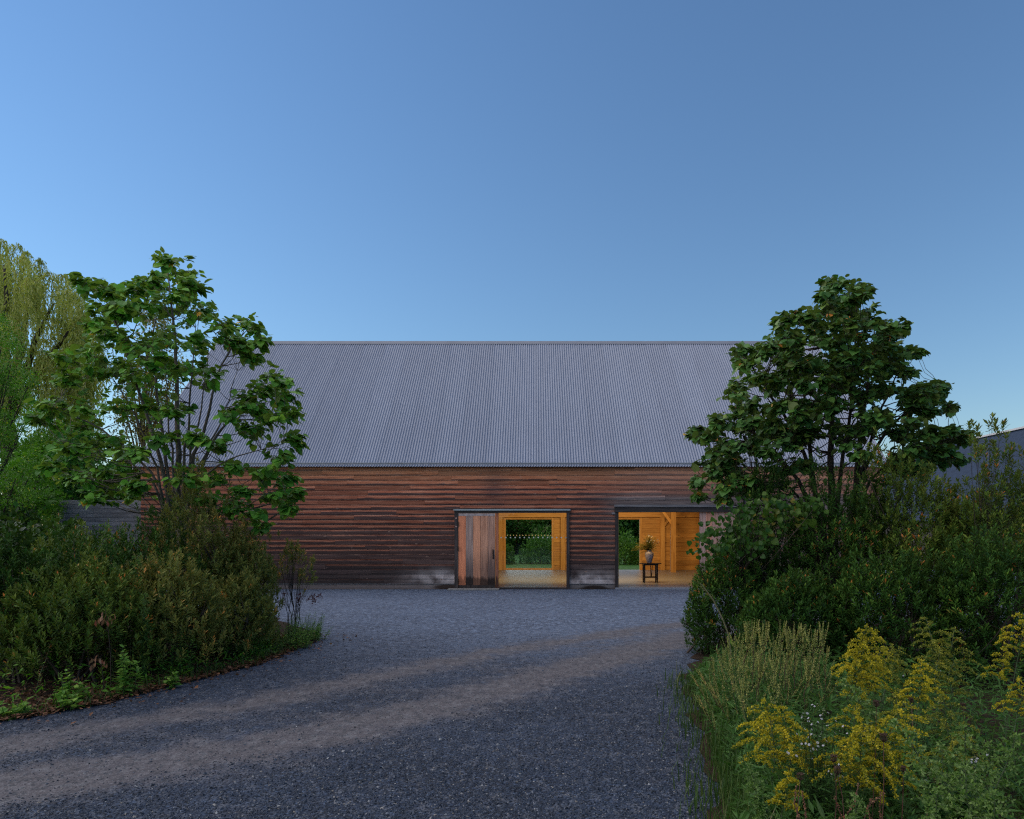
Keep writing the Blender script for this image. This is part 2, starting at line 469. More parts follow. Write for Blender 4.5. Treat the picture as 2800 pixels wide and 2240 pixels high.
M_PINE = fin_wood('pine_boards', (.34, .16, .045), (.52, .28, .085), (.62, .37, .14), 'x')
M_PINE_V = fin_wood('pine_posts', (.36, .17, .05), (.54, .30, .095), (.64, .39, .15), 'z')
M_DARKWOOD = fin_wood('dark_frame_wood', (.018, .014, .014), (.045, .035, .034), (.11, .085, .08), 'x', knots=False)
M_DARKWOOD_V = fin_wood('dark_jamb_wood', (.018, .014, .014), (.045, .034, .033), (.12, .09, .085), 'z', knots=False)
M_GREYWOOD = fin_wood('grey_boards', (.11, .104, .12), (.23, .22, .24), (.36, .34, .36), 'x')

def metal_mat(name, c, rough=.42, metal=.55):
    g = G(name); p = g.objc()
    n1 = g.noise(g.scale(p, (1.3, .25, .25)), 1.0, 4); n2 = g.noise(p, 9, 4)
    col = g.mix(n1, tuple(x * .82 for x in c), tuple(x * 1.14 for x in c))
    col = g.mix(g.math('MULTIPLY', g.ss(n2, .55, .8), .25), col, tuple(x * .7 for x in c))
    r2 = g.math('ADD', rough, g.math('MULTIPLY', g.math('SUBTRACT', n2, .5), .2))
    col = g.mix(1.0, col, g.mix(g.rnd(), (.93, .93, .94), (1.05, 1.05, 1.05)), 'MULTIPLY')
    return g.fin(col, r2, metal, None, .5)
M_ROOF = metal_mat('corrugated_steel', (.225, .258, .338), .5, .2)
M_TRIM = metal_mat('trim_steel', (.36, .35, .38), .45, .4)
M_FLASH = metal_mat('flashing', (.55, .56, .6), .3, .8)

# ---- shell
D1 = (bx(1243), bx(1557)); D1T = bz(1394)
D2 = (bx(1682), 7.55); D2T = bz(1387)
O1 = (bx(1253), bx(1549), bz(1404)); O2 = (bx(1690.5), bx(1913), bz(1403))
BW = (-1.63, .93, .17, 2.94)                      # back window (x0, x1, z0, z1)
BO = (3.30, 5.83, .08, 2.93)                      # open doorway in the back wall
FL = .08
w = MB()
y0, y1 = DF + .03, DF + .16
w.box(BX0, D1[0], y0, y1, 0, EAVE); w.box(D1[1], D2[0], y0, y1, 0, EAVE); w.box(D2[1], BX1, y0, y1, 0, EAVE)
w.box(D1[0], D1[1], y0, y1, D1T, EAVE); w.box(D2[0], D2[1], y0, y1, D2T, EAVE)
w.box(BX0, BX0 + .15, y1, YB, 0, EAVE); w.box(BX1 - .15, BX1, y1, YB, 0, EAVE)
for x in (BX0, BX1 - .15):                        # gable triangles
    ym = (DF + .03 + YB) / 2
    V = [(x, DF + .03, EAVE), (x, YB, EAVE), (x, ym, RIDGE - .12), (x + .15, DF + .03, EAVE), (x + .15, YB, EAVE), (x + .15, ym, RIDGE - .12)]
    w.add(V, [(0, 1, 2), (3, 5, 4), (0, 3, 4, 1), (1, 4, 5, 2), (2, 5, 3, 0)])
yb0, yb1 = YB, YB + .15
w.box(BX0, BW[0], yb0, yb1, 0, EAVE); w.box(BW[1], BO[0], yb0, yb1, 0, EAVE); w.box(BO[1], BX1, yb0, yb1, 0, EAVE)
w.box(BW[0], BW[1], yb0, yb1, 0, BW[2]); w.box(BW[0], BW[1], yb0, yb1, BW[3], EAVE); w.box(BO[0], BO[1], yb0, yb1, BO[3], EAVE)
w.obj('wall', M_PINE, barn, base=BASE)

# ---- siding boards: every board its own object, all sharing one lap profile
bd = MB()
bd.add([(0, .004, 0), (1, .004, 0), (1, .004, 1), (0, .004, 1), (0, -.026, 0), (1, -.026, 0), (1, -.004, 1), (0, -.004, 1), (0, -.027, .10), (1, -.027, .10), (0, -.024, .45), (1, -.024, .45)],
       [(0, 3, 2, 1), (4, 5, 9, 8), (8, 9, 11, 10), (10, 11, 6, 7), (0, 1, 5, 4), (3, 7, 6, 2), (0, 4, 8, 10, 7, 3), (1, 2, 6, 11, 9, 5)])
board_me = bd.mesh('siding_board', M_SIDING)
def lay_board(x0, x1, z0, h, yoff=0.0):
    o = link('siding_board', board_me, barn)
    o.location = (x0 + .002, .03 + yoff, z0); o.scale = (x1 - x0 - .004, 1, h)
rb = random.Random(3)
ROWS = 24; Z0 = .205; PITCH = (4.575 - Z0) / ROWS
def segs(a, b):
    out = []; x = a
    while b - x > 5.4:
        L = rb.uniform(2.6, 4.8); out.append((x, x + L)); x += L
    if b - x > 3.6 and rb.random() < .5:
        m_ = x + (b - x) * rb.uniform(.35, .65); out += [(x, m_), (m_, b)]
    else: out.append((x, b))
    return out
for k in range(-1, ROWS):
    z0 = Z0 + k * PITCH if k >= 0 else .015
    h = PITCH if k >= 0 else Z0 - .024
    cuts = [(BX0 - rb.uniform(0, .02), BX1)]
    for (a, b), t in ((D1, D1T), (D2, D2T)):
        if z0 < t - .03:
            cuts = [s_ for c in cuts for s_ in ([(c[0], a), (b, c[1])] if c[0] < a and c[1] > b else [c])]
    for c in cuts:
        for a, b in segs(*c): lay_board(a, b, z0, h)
fl = MB()                                          # drip flashing above the skirt board
for a, b in ((BX0, D1[0]), (D1[1], D2[0]), (D2[1], BX1)): fl.box(a, b, -.008, .03, .192, .203)
fl.obj('base_flashing', M_FLASH, barn)

# ---- roof: corrugated sheets as sub-parts
yc = 12.86 / 2; OV = .16
run = yc + OV; rise = RIDGE - EAVE; slope = rise / yc
rf = MB()
X0, X1 = BX0 - .2, BX1 + .15
ye, ze = -OV, EAVE - OV * slope
rf.add([(X0, 2 * yc + OV, ze), (X1, 2 * yc + OV, ze), (X1, yc, RIDGE), (X0, yc, RIDGE), (X0, 2 * yc + OV, ze - .12), (X1, 2 * yc + OV, ze - .12), (X1, yc, RIDGE - .12), (X0, yc, RIDGE - .12)],
       [(0, 1, 2, 3), (4, 7, 6, 5), (0, 4, 5, 1), (0, 3, 7, 4), (1, 5, 6, 2)], m=0)
rf.add([(X0, .05, EAVE - .03), (X1, .05, EAVE - .03), (X1, yc - .001, RIDGE - .05), (X0, yc - .001, RIDGE - .05), (X0, .05, EAVE - .13), (X1, .05, EAVE - .13), (X1, yc - .001, RIDGE - .15), (X0, yc - .001, RIDGE - .15)],
       [(0, 1, 2, 3), (4, 7, 6, 5), (0, 4, 5, 1), (0, 3, 7, 4), (1, 5, 6, 2)], m=1)
roof = rf.obj('roof', [M_ROOF, M_PINE], barn)
cp = .100; nw = 10; sheet_w = cp * nw
nsh = int(round((X1 - X0) / sheet_w)); sheet_w = (X1 - X0) / nsh; cp = sheet_w / nw
pm = MB(); per = 8; xs = np.arange(nw * per + 1) / per * cp; prof = np.cos(np.arange(nw * per + 1) / per * 2 * math.pi) * .0165
L = math.hypot(run, run * slope); ny, nz_ = -slope / math.hypot(1, slope), 1 / math.hypot(1, slope)
rowsn = 5; vv = []
for j in range(rowsn + 1):
    t = j / rowsn
    for x, p_ in zip(xs, prof): vv.append((x, ye + run * t + ny * (p_ + .016), ze + run * slope * t + nz_ * (p_ + .016)))
W_ = len(xs)
pm.add(vv, [(j * W_ + i, j * W_ + i + 1, (j + 1) * W_ + i + 1, (j + 1) * W_ + i) for j in range(rowsn) for i in range(W_ - 1)])
pm_me = pm.mesh('roof_panel', M_ROOF, smooth=True)
for k in range(nsh):
    o = link('roof_panel', pm_me, roof)
    o.location = (X0 + k * sheet_w, rb.uniform(-.006, .006), 0)
rc = MB()
rc.add([(X0 - .02, yc - .16, RIDGE - .16 * slope + .055), (X1 + .02, yc - .16, RIDGE - .16 * slope + .055), (X1 + .02, yc, RIDGE + .07), (X0 - .02, yc, RIDGE + .07), (X0 - .02, yc + .16, RIDGE - .16 * slope + .055), (X1 + .02, yc + .16, RIDGE - .16 * slope + .055),
        (X0 - .02, yc - .16, RIDGE - .16 * slope + .03), (X1 + .02, yc - .16, RIDGE - .16 * slope + .03)], [(0, 1, 2, 3), (3, 2, 5, 4), (6, 7, 1, 0)])
rc.obj('ridge_cap', metal_mat('ridge_steel', (.19, .205, .25), .6, .1), roof)
ft = MB(); ft.box(BX0 - .1, BX1 + .1, -.09, .035, 4.578, 4.665)
ft.box(BX0 - .1, BX1 + .1, -.105, -.09, 4.64, 4.668)
ft.obj('eave_fascia', M_TRIM, barn)
for x in (X0 - .03, X1 - .0):
    rk = MB(); rk.add([(x, ye, ze - .1), (x + .03, ye, ze - .1), (x + .03, yc, RIDGE - .1), (x, yc, RIDGE - .1), (x, ye, ze + .04), (x + .03, ye, ze + .04), (x + .03, yc, RIDGE + .05), (x, yc, RIDGE + .05)],
           [(0, 1, 2, 3), (4, 7, 6, 5), (0, 4, 5, 1), (1, 5, 6, 2), (2, 6, 7, 3), (3, 7, 4, 0)])
    rk.obj('rake_trim', M_TRIM, barn)

# ---- doorway 1: closed plank leaf on the left, fixed glass on the right
def part_box(name, x0, x1, ya, yb, z0, z1, m_, parent=barn, tint=.5):
    b = MB(); b.box(x0, x1, ya, yb, z0, z1, tint); return b.obj(name, m_, parent)
part_box('door_jamb', D1[0], O1[0], -.045, .10, .0, D1T - .045, M_DARKWOOD_V)
part_box('door_jamb', O1[1], D1[1], -.045, .10, 0, D1T - .045, M_DARKWOOD_V)
part_box('door_header', D1[0] - .01, D1[1] + .01, -.055, .10, O1[2] + .02, D1T, M_DARKWOOD)
b = MB(); b.box(D1[0] - .03, D1[1] + .03, -.11, .03, D1T + .004, D1T + .02); b.box(D1[0] - .03, D1[1] + .03, -.112, -.105, D1T - .035, D1T + .02)
b.obj('header_flashing', M_FLASH, barn)
LX0, LX1 = bx(1253) + .012, bx(1354)
LZ0, LZ1 = .055, 2.80
def door_plank_mat():
    g, col, gr, rough = wood_mat('door_planks', (.55, .46, .42), (.85, .80, .78), (1.15, 1.1, 1.08), 'z', objcol=True, per_obj=False)
    p = g.pos(); s = g.sep(p)
    jag = g.noise(g.scale(p, (9, 9, 1.2)), 1.0, 3); jag2 = g.noise(g.scale(p, (16, 16, .6)), 1.0, 4)
    zz = g.math('ADD', s[2], g.math('MULTIPLY', g.math('SUBTRACT', jag, .5), .5))
    al = g.n('ShaderNodeObjectInfo').outputs['Alpha']
    blk = g.math('SUBTRACT', 1.0, g.ss(zz, .38, .52))
    mid = g.math('SUBTRACT', 1.0, g.ss(g.math('ADD', s[2], g.math('MULTIPLY', g.math('SUBTRACT', jag2, .5), 1.5)), .65, 1.55))
    col = g.mix(g.math('MULTIPLY', g.math('MULTIPLY', mid, al), .8), col, (.06, .048, .05))
    run_ = g.math('MULTIPLY', g.ss(jag2, .52, .68), g.math('MULTIPLY', al, .36))
    col = g.mix(run_, col, (.055, .038, .034))
    col = g.mix(g.math('MULTIPLY', blk, g.math('ADD', .55, g.math('MULTIPLY', al, .4))), col, (.016, .009, .007))
    return g.fin(col, .7, 0, g.bump(gr, .25, .005), .3)
M_DOORPLANK = door_plank_mat()
def make_leaf(x0, x1, z0, z1, yo, cols, rail=True, handle=True):
    b = MB(); b.box(x0, x1, yo + .022, yo + .05, z0, z1); b.box(x0 + .01, x1 - .01, yo - .012, yo + .02, z0, z0 + .10)
    d = b.obj('door', M_DARKWOOD_V, barn)
    n = len(cols); wdt = (x1 - x0) / n
    zt = z1 - (.09 if rail else 0)
    for k, c in enumerate(cols):
        a = x0 + k * wdt + (.004 if k else 0)
        o = part_box('plank', a, x0 + (k + 1) * wdt - .004, yo - .012 + rb.uniform(-.004, .004), yo + .02, z0 + .102, zt, M_DOORPLANK, d)
        o.color = c
    if rail:
        o = part_box('top_rail', x0, x1, yo - .018, yo + .02, zt + .003, z1, M_DOORPLANK, d); o.color = (.60, .52, .52, 0)
    if handle:
        hb = MB(); xh = x1 - .075
        hb.box(xh - .022, xh + .022, yo - .026, yo - .014, 1.12, 1.42); hb.tube([(xh, yo - .03, 1.16), (xh, yo - .07, 1.18), (xh, yo - .07, 1.36), (xh, yo - .03, 1.38)], .011, 6)
        hb.box(xh - .035, xh + .03, yo - .04, yo - .014, 1.44, 1.47)
        hb.obj('handle', M_IRON, d)
        for zz in (2.42, 1.5, .30):
            b = MB(); b.box(x0 - .03, x0 - .006, yo - .055, yo - .01, zz - .09, zz + .09); b.tube([(x0 - .012, yo - .05, zz - .09), (x0 - .012, yo - .05, zz + .09)], .012, 6)
            b.obj('hinge', M_IRON, d)
    return d
M_IRON = plain('black_iron', (.014, .014, .016), .5, .6)
make_leaf(LX0, LX1, LZ0, LZ1, -.02, [(1.0, .37, .19, .0), (.52, .38, .33, .9), (.92, .44, .26, .4), (.76, .40, .26, .7), (.64, .37, .27, .95)])
o = part_box('door_post', bx(1355), bx(1363), -.03, .10, .05, O1[2] + .018, M_DOORPLANK); o.color = (.58, .22, .12, .5)
o = part_box('door_jamb', O1[0] + .001, O1[0] + .010, -.03, .10, .05, O1[2] + .018, M_DOORPLANK); o.color = (.58, .22, .12, .3)
o = part_box('door_lintel_lining', O1[0] + .011, bx(1355) - .001, -.03, .10, LZ1 + .006, O1[2] + .018, M_PINE)
for zz in (2.62, 2.31):                            # two round knots / pegs in the left jamb
    b = MB(); b.lathe([(.0, 0), (.032, 0), (.03, .012), (.012, .02)], (0, 0, 0), 10); me = b.mesh('peg', M_DOORPLANK)
    o = link('peg', me, barn, (bx(1248), -.045, zz)); o.rotation_euler = (R(90), 0, 0); o.color = (.6, .38, .34, 0)
def glass_mat():
    g = G('clear_glass')
    fc = g.n('ShaderNodeLayerWeight', {'Blend': .5}).outputs['Facing']
    fr = g.math('ADD', .022, g.math('MULTIPLY', g.math('POWER', fc, 5.0), .95))
    gl = g.n('ShaderNodeBsdfGlossy', {0: (.95, .97, .97), 1: .02}); tr = g.n('ShaderNodeBsdfTransparent', {0: (.93, .955, .94)})
    ms = g.n('ShaderNodeMixShader', {0: fr, 1: tr.outputs[0], 2: gl.outputs[0]})
    g.t.links.new(ms.outputs[0], g.out.inputs[0]); return g.m
M_GLASS = glass_mat()
M_DOT = plain('frosted_dot', (.62, .62, .56), .7)
GX0, GX1, GZ0, GZ1 = bx(1363), O1[1], .085, O1[2] + .018
gp = part_box('glass_pane', GX0 + .002, GX1 - .002, .05, .056, GZ0, GZ1, M_GLASS)
def dots(x0, x1, y, z, pitch, r):
    b = MB(); x = x0
    while x < x1:
        a = np.arange(12) * 2 * math.pi / 12
        ring = [(x + r * math.cos(t), y, z + r * math.sin(t)) for t in a]; ring2 = [(p[0], y - .002, p[2]) for p in ring]
        b.add(ring + ring2, [tuple(range(12))[::-1], tuple(range(12, 24))] + [(i, (i + 1) % 12, 12 + (i + 1) % 12, 12 + i) for i in range(12)]); x += pitch
    return b
dots(GX0 + .1, GX1, .0495, 1.912, .171, .027).obj('warning_dots', M_DOT, gp, kind='stuff')
M_CONC = None
def conc_mat():
    g = G('polished_concrete'); p = g.pos()
    n1 = g.noise(p, .8, 5, .6); n2 = g.noise(g.scale(p, (.5, 3, 1)), 1.5, 4)
    c = g.mix(n1, (.20, .20, .205), (.29, .29, .295)); c = g.mix(g.math('MULTIPLY', n2, .4), c, (.17, .17, .175))
    s = g.sep(p)
    jx = g.math('LESS_THAN', g.math('ABSOLUTE', g.math('SUBTRACT', g.math('FRACT', g.math('MULTIPLY', s[0], .31)), .5)), .004)
    jy = g.math('LESS_THAN', g.math('ABSOLUTE', g.math('SUBTRACT', g.math('FRACT', g.math('MULTIPLY', s[1], .31)), .5)), .004)
    c = g.mix(g.math('MAXIMUM', jx, jy), c, (.08, .075, .07))
    return g.fin(c, g.math('ADD', .33, g.math('MULTIPLY', n1, .06)), 0, None, .9)
M_CONC = conc_mat()
f = MB(); f.box(BX0 + .15, BX1 - .15, .165, 12.86, -.2, FL); f.box(D1[0], D1[1], .0, .165, -.2, FL - .004); f.box(D2[0], D2[1], -.02, .165, -.2, FL - .004)
f.box(BO[0], BO[1], 12.86, 13.06, -.2, FL - .004)
f.obj('floor', M_CONC, barn)
part_box('door_sill', bx(1363), O1[1], -.03, -.001, 0, .075, M_DARKWOOD)
part_box('door_sill', D2[0], D2[1], -.06, -.021, 0, .072, M_TRIM)

# ---- doorway 2: open, its leaf slid to the right
part_box('door_jamb', D2[0], O2[0], -.05, .12, 0, O2[2] + .03, M_DARKWOOD_V)
part_box('door_jamb', 7.45, D2[1], -.05, .12, 0, O2[2] + .03, M_DARKWOOD_V)
b = MB(); b.box(D2[0] - .02, D2[1] + .02, -.09, .12, O2[2] + .032, D2T); b.obj('door_header', M_DARKWOOD, barn)
o = part_box('header_board', D2[0] - .04, D2[1] + .05, -.115, .03, D2T + .003, D2T + .085, M_GREYWOOD)
part_box('header_bracket', D2[0] - .13, D2[0] - .003, -.05, .03, O2[2] - .05, O2[2] + .03, M_GREYWOOD)
part_box('jamb_lining', O2[0] + .001, O2[0] + .012, -.03, .12, .08, O2[2] + .03, M_PINE_V)
make_leaf(O2[1], 7.44, .09, O2[2] + .025, .0, [(.58, .38, .33, .4), (.74, .36, .25, .4), (.60, .35, .28, .5), (.58, .38, .32, .5), (.62, .35, .27, .5), (.5, .33, .28, .6)], rail=False, handle=False)

# ---- interior: back wall boards, posts, braces, window
pb = MB(); pb.box(0, 1, -.020, .004, .0, .965); plank_me = pb.mesh('interior_board', M_PINE)
ib = random.Random(5)
zr = FL; hh = .255
while zr < 4.5:
    for a, b in ((-4.4, BW[0] - .12), (BW[1] + .12, BO[0] - .12), (BO[1] + .12, 12.6)):
        spans = [(a, b)]
        if zr + hh > BW[3] + .12 and a > -4: spans = [(BW[0] - .12 if a < 2 else BO[0] - .12, b)]
        for s0, s1 in spans:
            if s1 - s0 > 3.5:
                m_ = ib.uniform(s0 + 1.2, s1 - 1.2); sp = [(s0, m_), (m_, s1)]
            else: sp = [(s0, s1)]
            for u, v_ in sp:
                o = link('interior_board', plank_me, barn, (u + .002, 12.86 - .005, zr)); o.scale = (v_ - u - .004, 1, hh)
    zr += hh
yi = 12.86
def frame4(name, x0, x1, z0, z1, wd, bottom=True):
    b = MB(); b.box(x0 - wd, x0, yi - .05, yi + .02, z0, z1); b.box(x1, x1 + wd, yi - .05, yi + .02, z0, z1); b.box(x0 - wd, x1 + wd, yi - .05, yi + .02, z1 + .001, z1 + wd)
    if bottom: b.box(x0 - wd, x1 + wd, yi - .05, yi + .02, max(FL, z0 - wd), z0 - .001)
    return b.obj(name, M_PINE_V, barn)
wf = frame4('window', BW[0], BW[1], BW[2], BW[3], .115)
bp = part_box('pane', BW[0], BW[1], yi + .06, yi + .066, BW[2], BW[3], M_GLASS, wf)
dots(BW[0] + .08, BW[1], yi + .055, 2.0, .174, .030).obj('warning_dots', M_DOT, wf, kind='stuff')
frame4('back_doorway_frame', BO[0], BO[1], BO[2], BO[3], .13, False)
part_box('tie_beam', BX0 + .2, BX1 - .2, yi - .28, yi - .03, 3.0, 3.24, M_PINE)
def post(name, x0, x1, ya, yb, z1):
    return part_box(name, x0, x1, ya, yb, FL, z1, M_PINE_V)
def brace(xa, za, xb, zb, y, wd=.14):
    d = np.array([xb - xa, zb - za]); d /= np.linalg.norm(d); nrm = np.array([-d[1], d[0]]) * wd / 2
    b = MB(); pts = [(xa + nrm[0], za + nrm[1]), (xb + nrm[0], zb + nrm[1]), (xb - nrm[0], zb - nrm[1]), (xa - nrm[0], za - nrm[1])]
    V = [(p[0], y, p[1]) for p in pts] + [(p[0], y + .12, p[1]) for p in pts]
    b.add(V, [(0, 1, 2, 3), (4, 7, 6, 5), (0, 4, 5, 1), (1, 5, 6, 2), (2, 6, 7, 3), (3, 7, 4, 0)]); return b.obj('brace', M_PINE_V, barn)
for x in (-2.05, 1.42, 6.95): post('post', x, x + .24, yi - .24, yi - .03, 2.998)
brace(7.02, 2.35, 7.75, 3.35, yi - .2)
for x in (7.03, -3.6):
    post('post', x, x + .26, yi - 2.75, yi - 2.49, 4.4)
    brace(x + .05, 2.62, x - .62, 3.55, yi - 2.7)
    part_box('cross_beam', x + .02, x + .24, .25, yi - 2.76, 3.6, 3.88, M_PINE)

# ---- downspout with its cable beside the second doorway
b = MB(); xd = bx(2033)
b.tube([(xd, -.16, 4.58), (xd, -.10, 4.2), (xd, -.09, .1)], .034, 8)
b.tube([(xd - .035, -.1, 3.9), (xd - .05, -.12, 2.9), (xd - .035, -.1, .4)], .008, 4)
b.tube([(xd + .02, -.1, 4.1), (xd + .10, -.12, 3.55), (xd + .13, -.12, 2.7)], .006, 4)
b.obj('downspout', M_IRON, barn)

# ---- warm light inside the barn
for x, y, e in ((-.4, 1.9, 230), (3.9, 1.7, 360)):
    ld = bpy.data.lights.new('ceiling_lamp', 'AREA'); ld.shape = 'RECTANGLE'; ld.size = 2.4; ld.size_y = 1.2
    ld.energy = e; ld.color = (1.0, .66, .29)
    lo = bpy.data.objects.new('ceiling_lamp', ld); COL.objects.link(lo); lo.location = (x, DF + y, 4.35); lo.rotation_euler = (R(80), 0, 0)

# ---- doorstep
st = MB(); st.box(bx(1228), bx(1366), DF - .52, DF - .05, 0.004, .045)
tag(st.obj('doorstep', plain('pale_concrete', (.26, .25, .24), .8)), 'flat pale stone slab lying on the gravel before the plank door', 'doorstep')

# ---- table, vase, flowers
TY = 27.7; TS = TY / F
tx0, tx1 = (1748 - 1463) * TS, (1808 - 1463) * TS
tc = (tx0 + tx1) / 2; ztop = CAM_H + (1465 - 1540) * TS
M_TABLE = fin_wood('dark_table_wood', (.012, .007, .005), (.026, .014, .009), (.05, .028, .018), 'x', knots=False, rough=.35)
table = empty('side_table', (tc, TY, FL), 'dark narrow table on casters inside the open doorway', 'table')
def tp(mb, name, par=table): return mb.obj(name, M_TABLE, par, base=None)
zt = ztop - FL
b = MB(); hx = (tx1 - tx0) / 2
a = np.arange(28) * 2 * math.pi / 28
def oval(z, k): return [(hx * k * math.copysign(abs(math.cos(t)) ** .55, math.cos(t)), .27 * k * math.copysign(abs(math.sin(t)) ** .55, math.sin(t)), z) for t in a]
V = oval(zt - .03, .97) + oval(zt - .012, 1.0) + oval(zt, 1.0)
b.add(V, [tuple(range(28))[::-1], tuple(range(56, 84))] + [(k * 28 + i, k * 28 + (i + 1) % 28, (k + 1) * 28 + (i + 1) % 28, (k + 1) * 28 + i) for k in (0, 1) for i in range(28)])
tp(b, 'table_top')
b = MB(); b.box(-.30, .30, -.19, .19, zt - .085, zt - .032); tp(b, 'apron')
for x in (-.255, .255):
    for y in (-.17, .17):
        b = MB(); b.box(x - .028, x + .028, y - .024, y + .024, .085, zt - .086); lg = tp(b, 'leg')
        b = MB(); b.box(x - .018, x + .018, y - .02, y + .02, .06, .084)
        c = tp(b, 'caster', lg)
        ring = [(x - .02, y + .042 * math.cos(t) + .012, .043 + .042 * math.sin(t)) for t in np.arange(12) * math.pi / 6]
        b2 = MB(); b2.add(ring + [(p[0] + .04, p[1], p[2]) for p in ring], [tuple(range(12)), tuple(range(12, 24))[::-1]] + [(i, i + 12, (i + 1) % 12 + 12, (i + 1) % 12) for i in range(12)])
        b2.obj('wheel', M_IRON, lg)
b = MB()
for y in (-.17, .17): b.box(-.227, .227, y - .02, y + .02, .20, .24)
tp(b, 'stretcher')
b = MB(); b.tube([(-.02, -.19, zt - .09), (.0, -.17, .24)], .016, 6); b.tube([(.05, -.19, zt - .09), (.02, -.17, .24)], .016, 6); tp(b, 'gate_leg')
vase = None
b = MB(); vz = ztop
prof = [(.001, 0), (.085, 0), (.10, .02), (.135, .15), (.172, .29), (.182, .36), (.168, .425), (.115, .465), (.088, .478), (.086, .50), (.104, .515), (.104, .522), (.088, .522), (.078, .50)]
b.lathe(prof, (0, 0, 0), 28)
vo = b.obj('vase', plain('pale_lavender_glaze', (.46, .40, .42), .5), smooth=True)
vo.location = (tc - .04, TY, vz + .001); tag(vo, 'pale mauve shouldered vase standing on the dark table', 'vase')

# ---- screen fence at the barn's left corner
fx0, fx1 = bx(144), BX0 - .06
fence = empty('board_fence', (fx0, DF + .25, 0), 'grey horizontal board fence joining the left corner of the barn', 'fence')
b = MB(); b.box(0, 1, -.014, .014, .0, .995); fb_me = b.mesh('board', M_GREYWOOD)
ftop = bz(1366)
k = 0; hh = .163
while ftop - (k + 1) * hh > 0:
    xm = rb.uniform(.35, .65) * (fx1 - fx0)
    for u, v_ in ((0, xm), (xm, fx1 - fx0)):
        o = link('board', fb_me, fence, (u + .002, rb.uniform(-.004, .004), ftop - (k + 1) * hh)); o.scale = (v_ - u - .004, 1, hh - .008)
    k += 1
b = MB(); b.box(.01, fx1 - fx0 - .01, .018, .03, .0, ftop - .01); b.obj('added_backing', M_DARKWOOD, fence)  # dark sheet added to block bright sky behind the board gaps
for x in (.05, (fx1 - fx0) / 2, fx1 - fx0 - .15):
    b = MB(); b.box(x, x + .1, .033, .13, 0, ftop - .02); b.obj('post', M_GREYWOOD, fence)

# ---- second barn, far right
far_barn = empty('distant_barn', (31.5, 50, 0), 'blue grey metal roofed barn beyond the right hand shrubs', 'barn')
fr = MB()
def fb(x, y, z): return (x - 31.5, y - 50, z)
xr, zr_, xe, ze2 = 31.5, 8.9, 24.6, 2.9
ya_, yb_ = 36.0, 63.0
n = 150
xs_ = np.linspace(0, yb_ - ya_, n * 4 + 1); wv = np.cos(xs_ / (yb_ - ya_) * n * 2 * math.pi) * .012
V = [fb(xe, ya_ + x, ze2 + wv_) for x, wv_ in zip(xs_, wv)] + [fb(xr, ya_ + x, zr_ + wv_) for x, wv_ in zip(xs_, wv)]
W_ = len(xs_); fr.add(V, [(i, i + 1, W_ + i + 1, W_ + i) for i in range(W_ - 1)])
fr.add([fb(xr, ya_, zr_), fb(xr, yb_, zr_), fb(2 * xr - xe, yb_, ze2), fb(2 * xr - xe, ya_, ze2)], [(0, 1, 2, 3)])
M_ROOF2 = plain('blue_grey_roofing', (.030, .046, .080), .8, 0, .1, 4, .08)
rfo = fr.obj('roof', M_ROOF2, far_barn)
b = MB(); b.box(xr - .2 - 31.5, xr + .2 - 31.5, ya_ - 50, yb_ - 50, zr_ - .03, zr_ + .09); b.obj('ridge_cap', M_TRIM, rfo)
b = MB(); b.box(xe + .4 - 31.5, 2 * xr - xe - .4 - 31.5, ya_ + .4 - 50, yb_ - .4 - 50, 0, ze2)
for y in (ya_ + .4, yb_ - .4): b.add([fb(xe + .4, y, ze2), fb(2 * xr - xe - .4, y, ze2), fb(xr, y, zr_ - .2)], [(0, 1, 2)])
b.obj('wall', M_DARKWOOD, far_barn)

# ------------------------------------------------------------------ vegetation tools
def unit(v): return v / (np.linalg.norm(v, axis=-1, keepdims=True) + 1e-9)
HEART = (np.array([(0, 0, 0), (0, .34, -.015), (0, .68, -.03), (0, 1.0, -.16),
                   (.24, -.10, .05), (.47, .10, .09), (.50, .40, .07), (.33, .70, .0),
                   (-.24, -.10, .05), (-.47, .10, .09), (-.50, .40, .07), (-.33, .70, .0)], float),
         [(0, 4, 5), (0, 5, 1), (1, 5, 6), (1, 6, 2), (2, 6, 7), (2, 7, 3), (0, 9, 8), (0, 1, 9), (1, 10, 9), (1, 2, 10), (2, 11, 10), (2, 3, 11)])
LANCE = (np.array([(0, 0, 0), (.17, .58, .035), (0, .62, -.01), (-.17, .58, .035), (0, 1, -.04)], float), [(0, 1, 2), (0, 2, 3), (1, 4, 2), (2, 4, 3)])
SLIM = (np.array([(0, 0, 0), (.08, .4, .02), (0, 1, -.05), (-.08, .4, .02)], float), [(0, 1, 2, 3)])
OVAL = (np.array([(0, 0, 0), (.3, .25, .05), (.34, .6, .05), (0, 1, -.08), (-.34, .6, .05), (-.3, .25, .05), (0, .5, -.03)], float), [(0, 1, 6), (1, 2, 6), (2, 3, 6), (3, 4, 6), (4, 5, 6), (5, 0, 6)])
DIAM = (np.array([(0, 0, 0), (.3, .5, 0), (0, 1, 0), (-.3, .5, 0)], float), [(0, 1, 2, 3)])
MAPLE = (np.array([(0, 0, 0), (.5, .12, .04), (.3, .35, 0), (.52, .72, .05), (.16, .62, 0), (0, 1.05, -.06), (-.16, .62, 0), (-.52, .72, .05), (-.3, .35, 0), (-.5, .12, .04)], float),
         [(0, 1, 2), (0, 2, 4), (2, 3, 4), (0, 4, 6), (4, 5, 6), (0, 6, 8), (6, 7, 8), (0, 8, 9)])

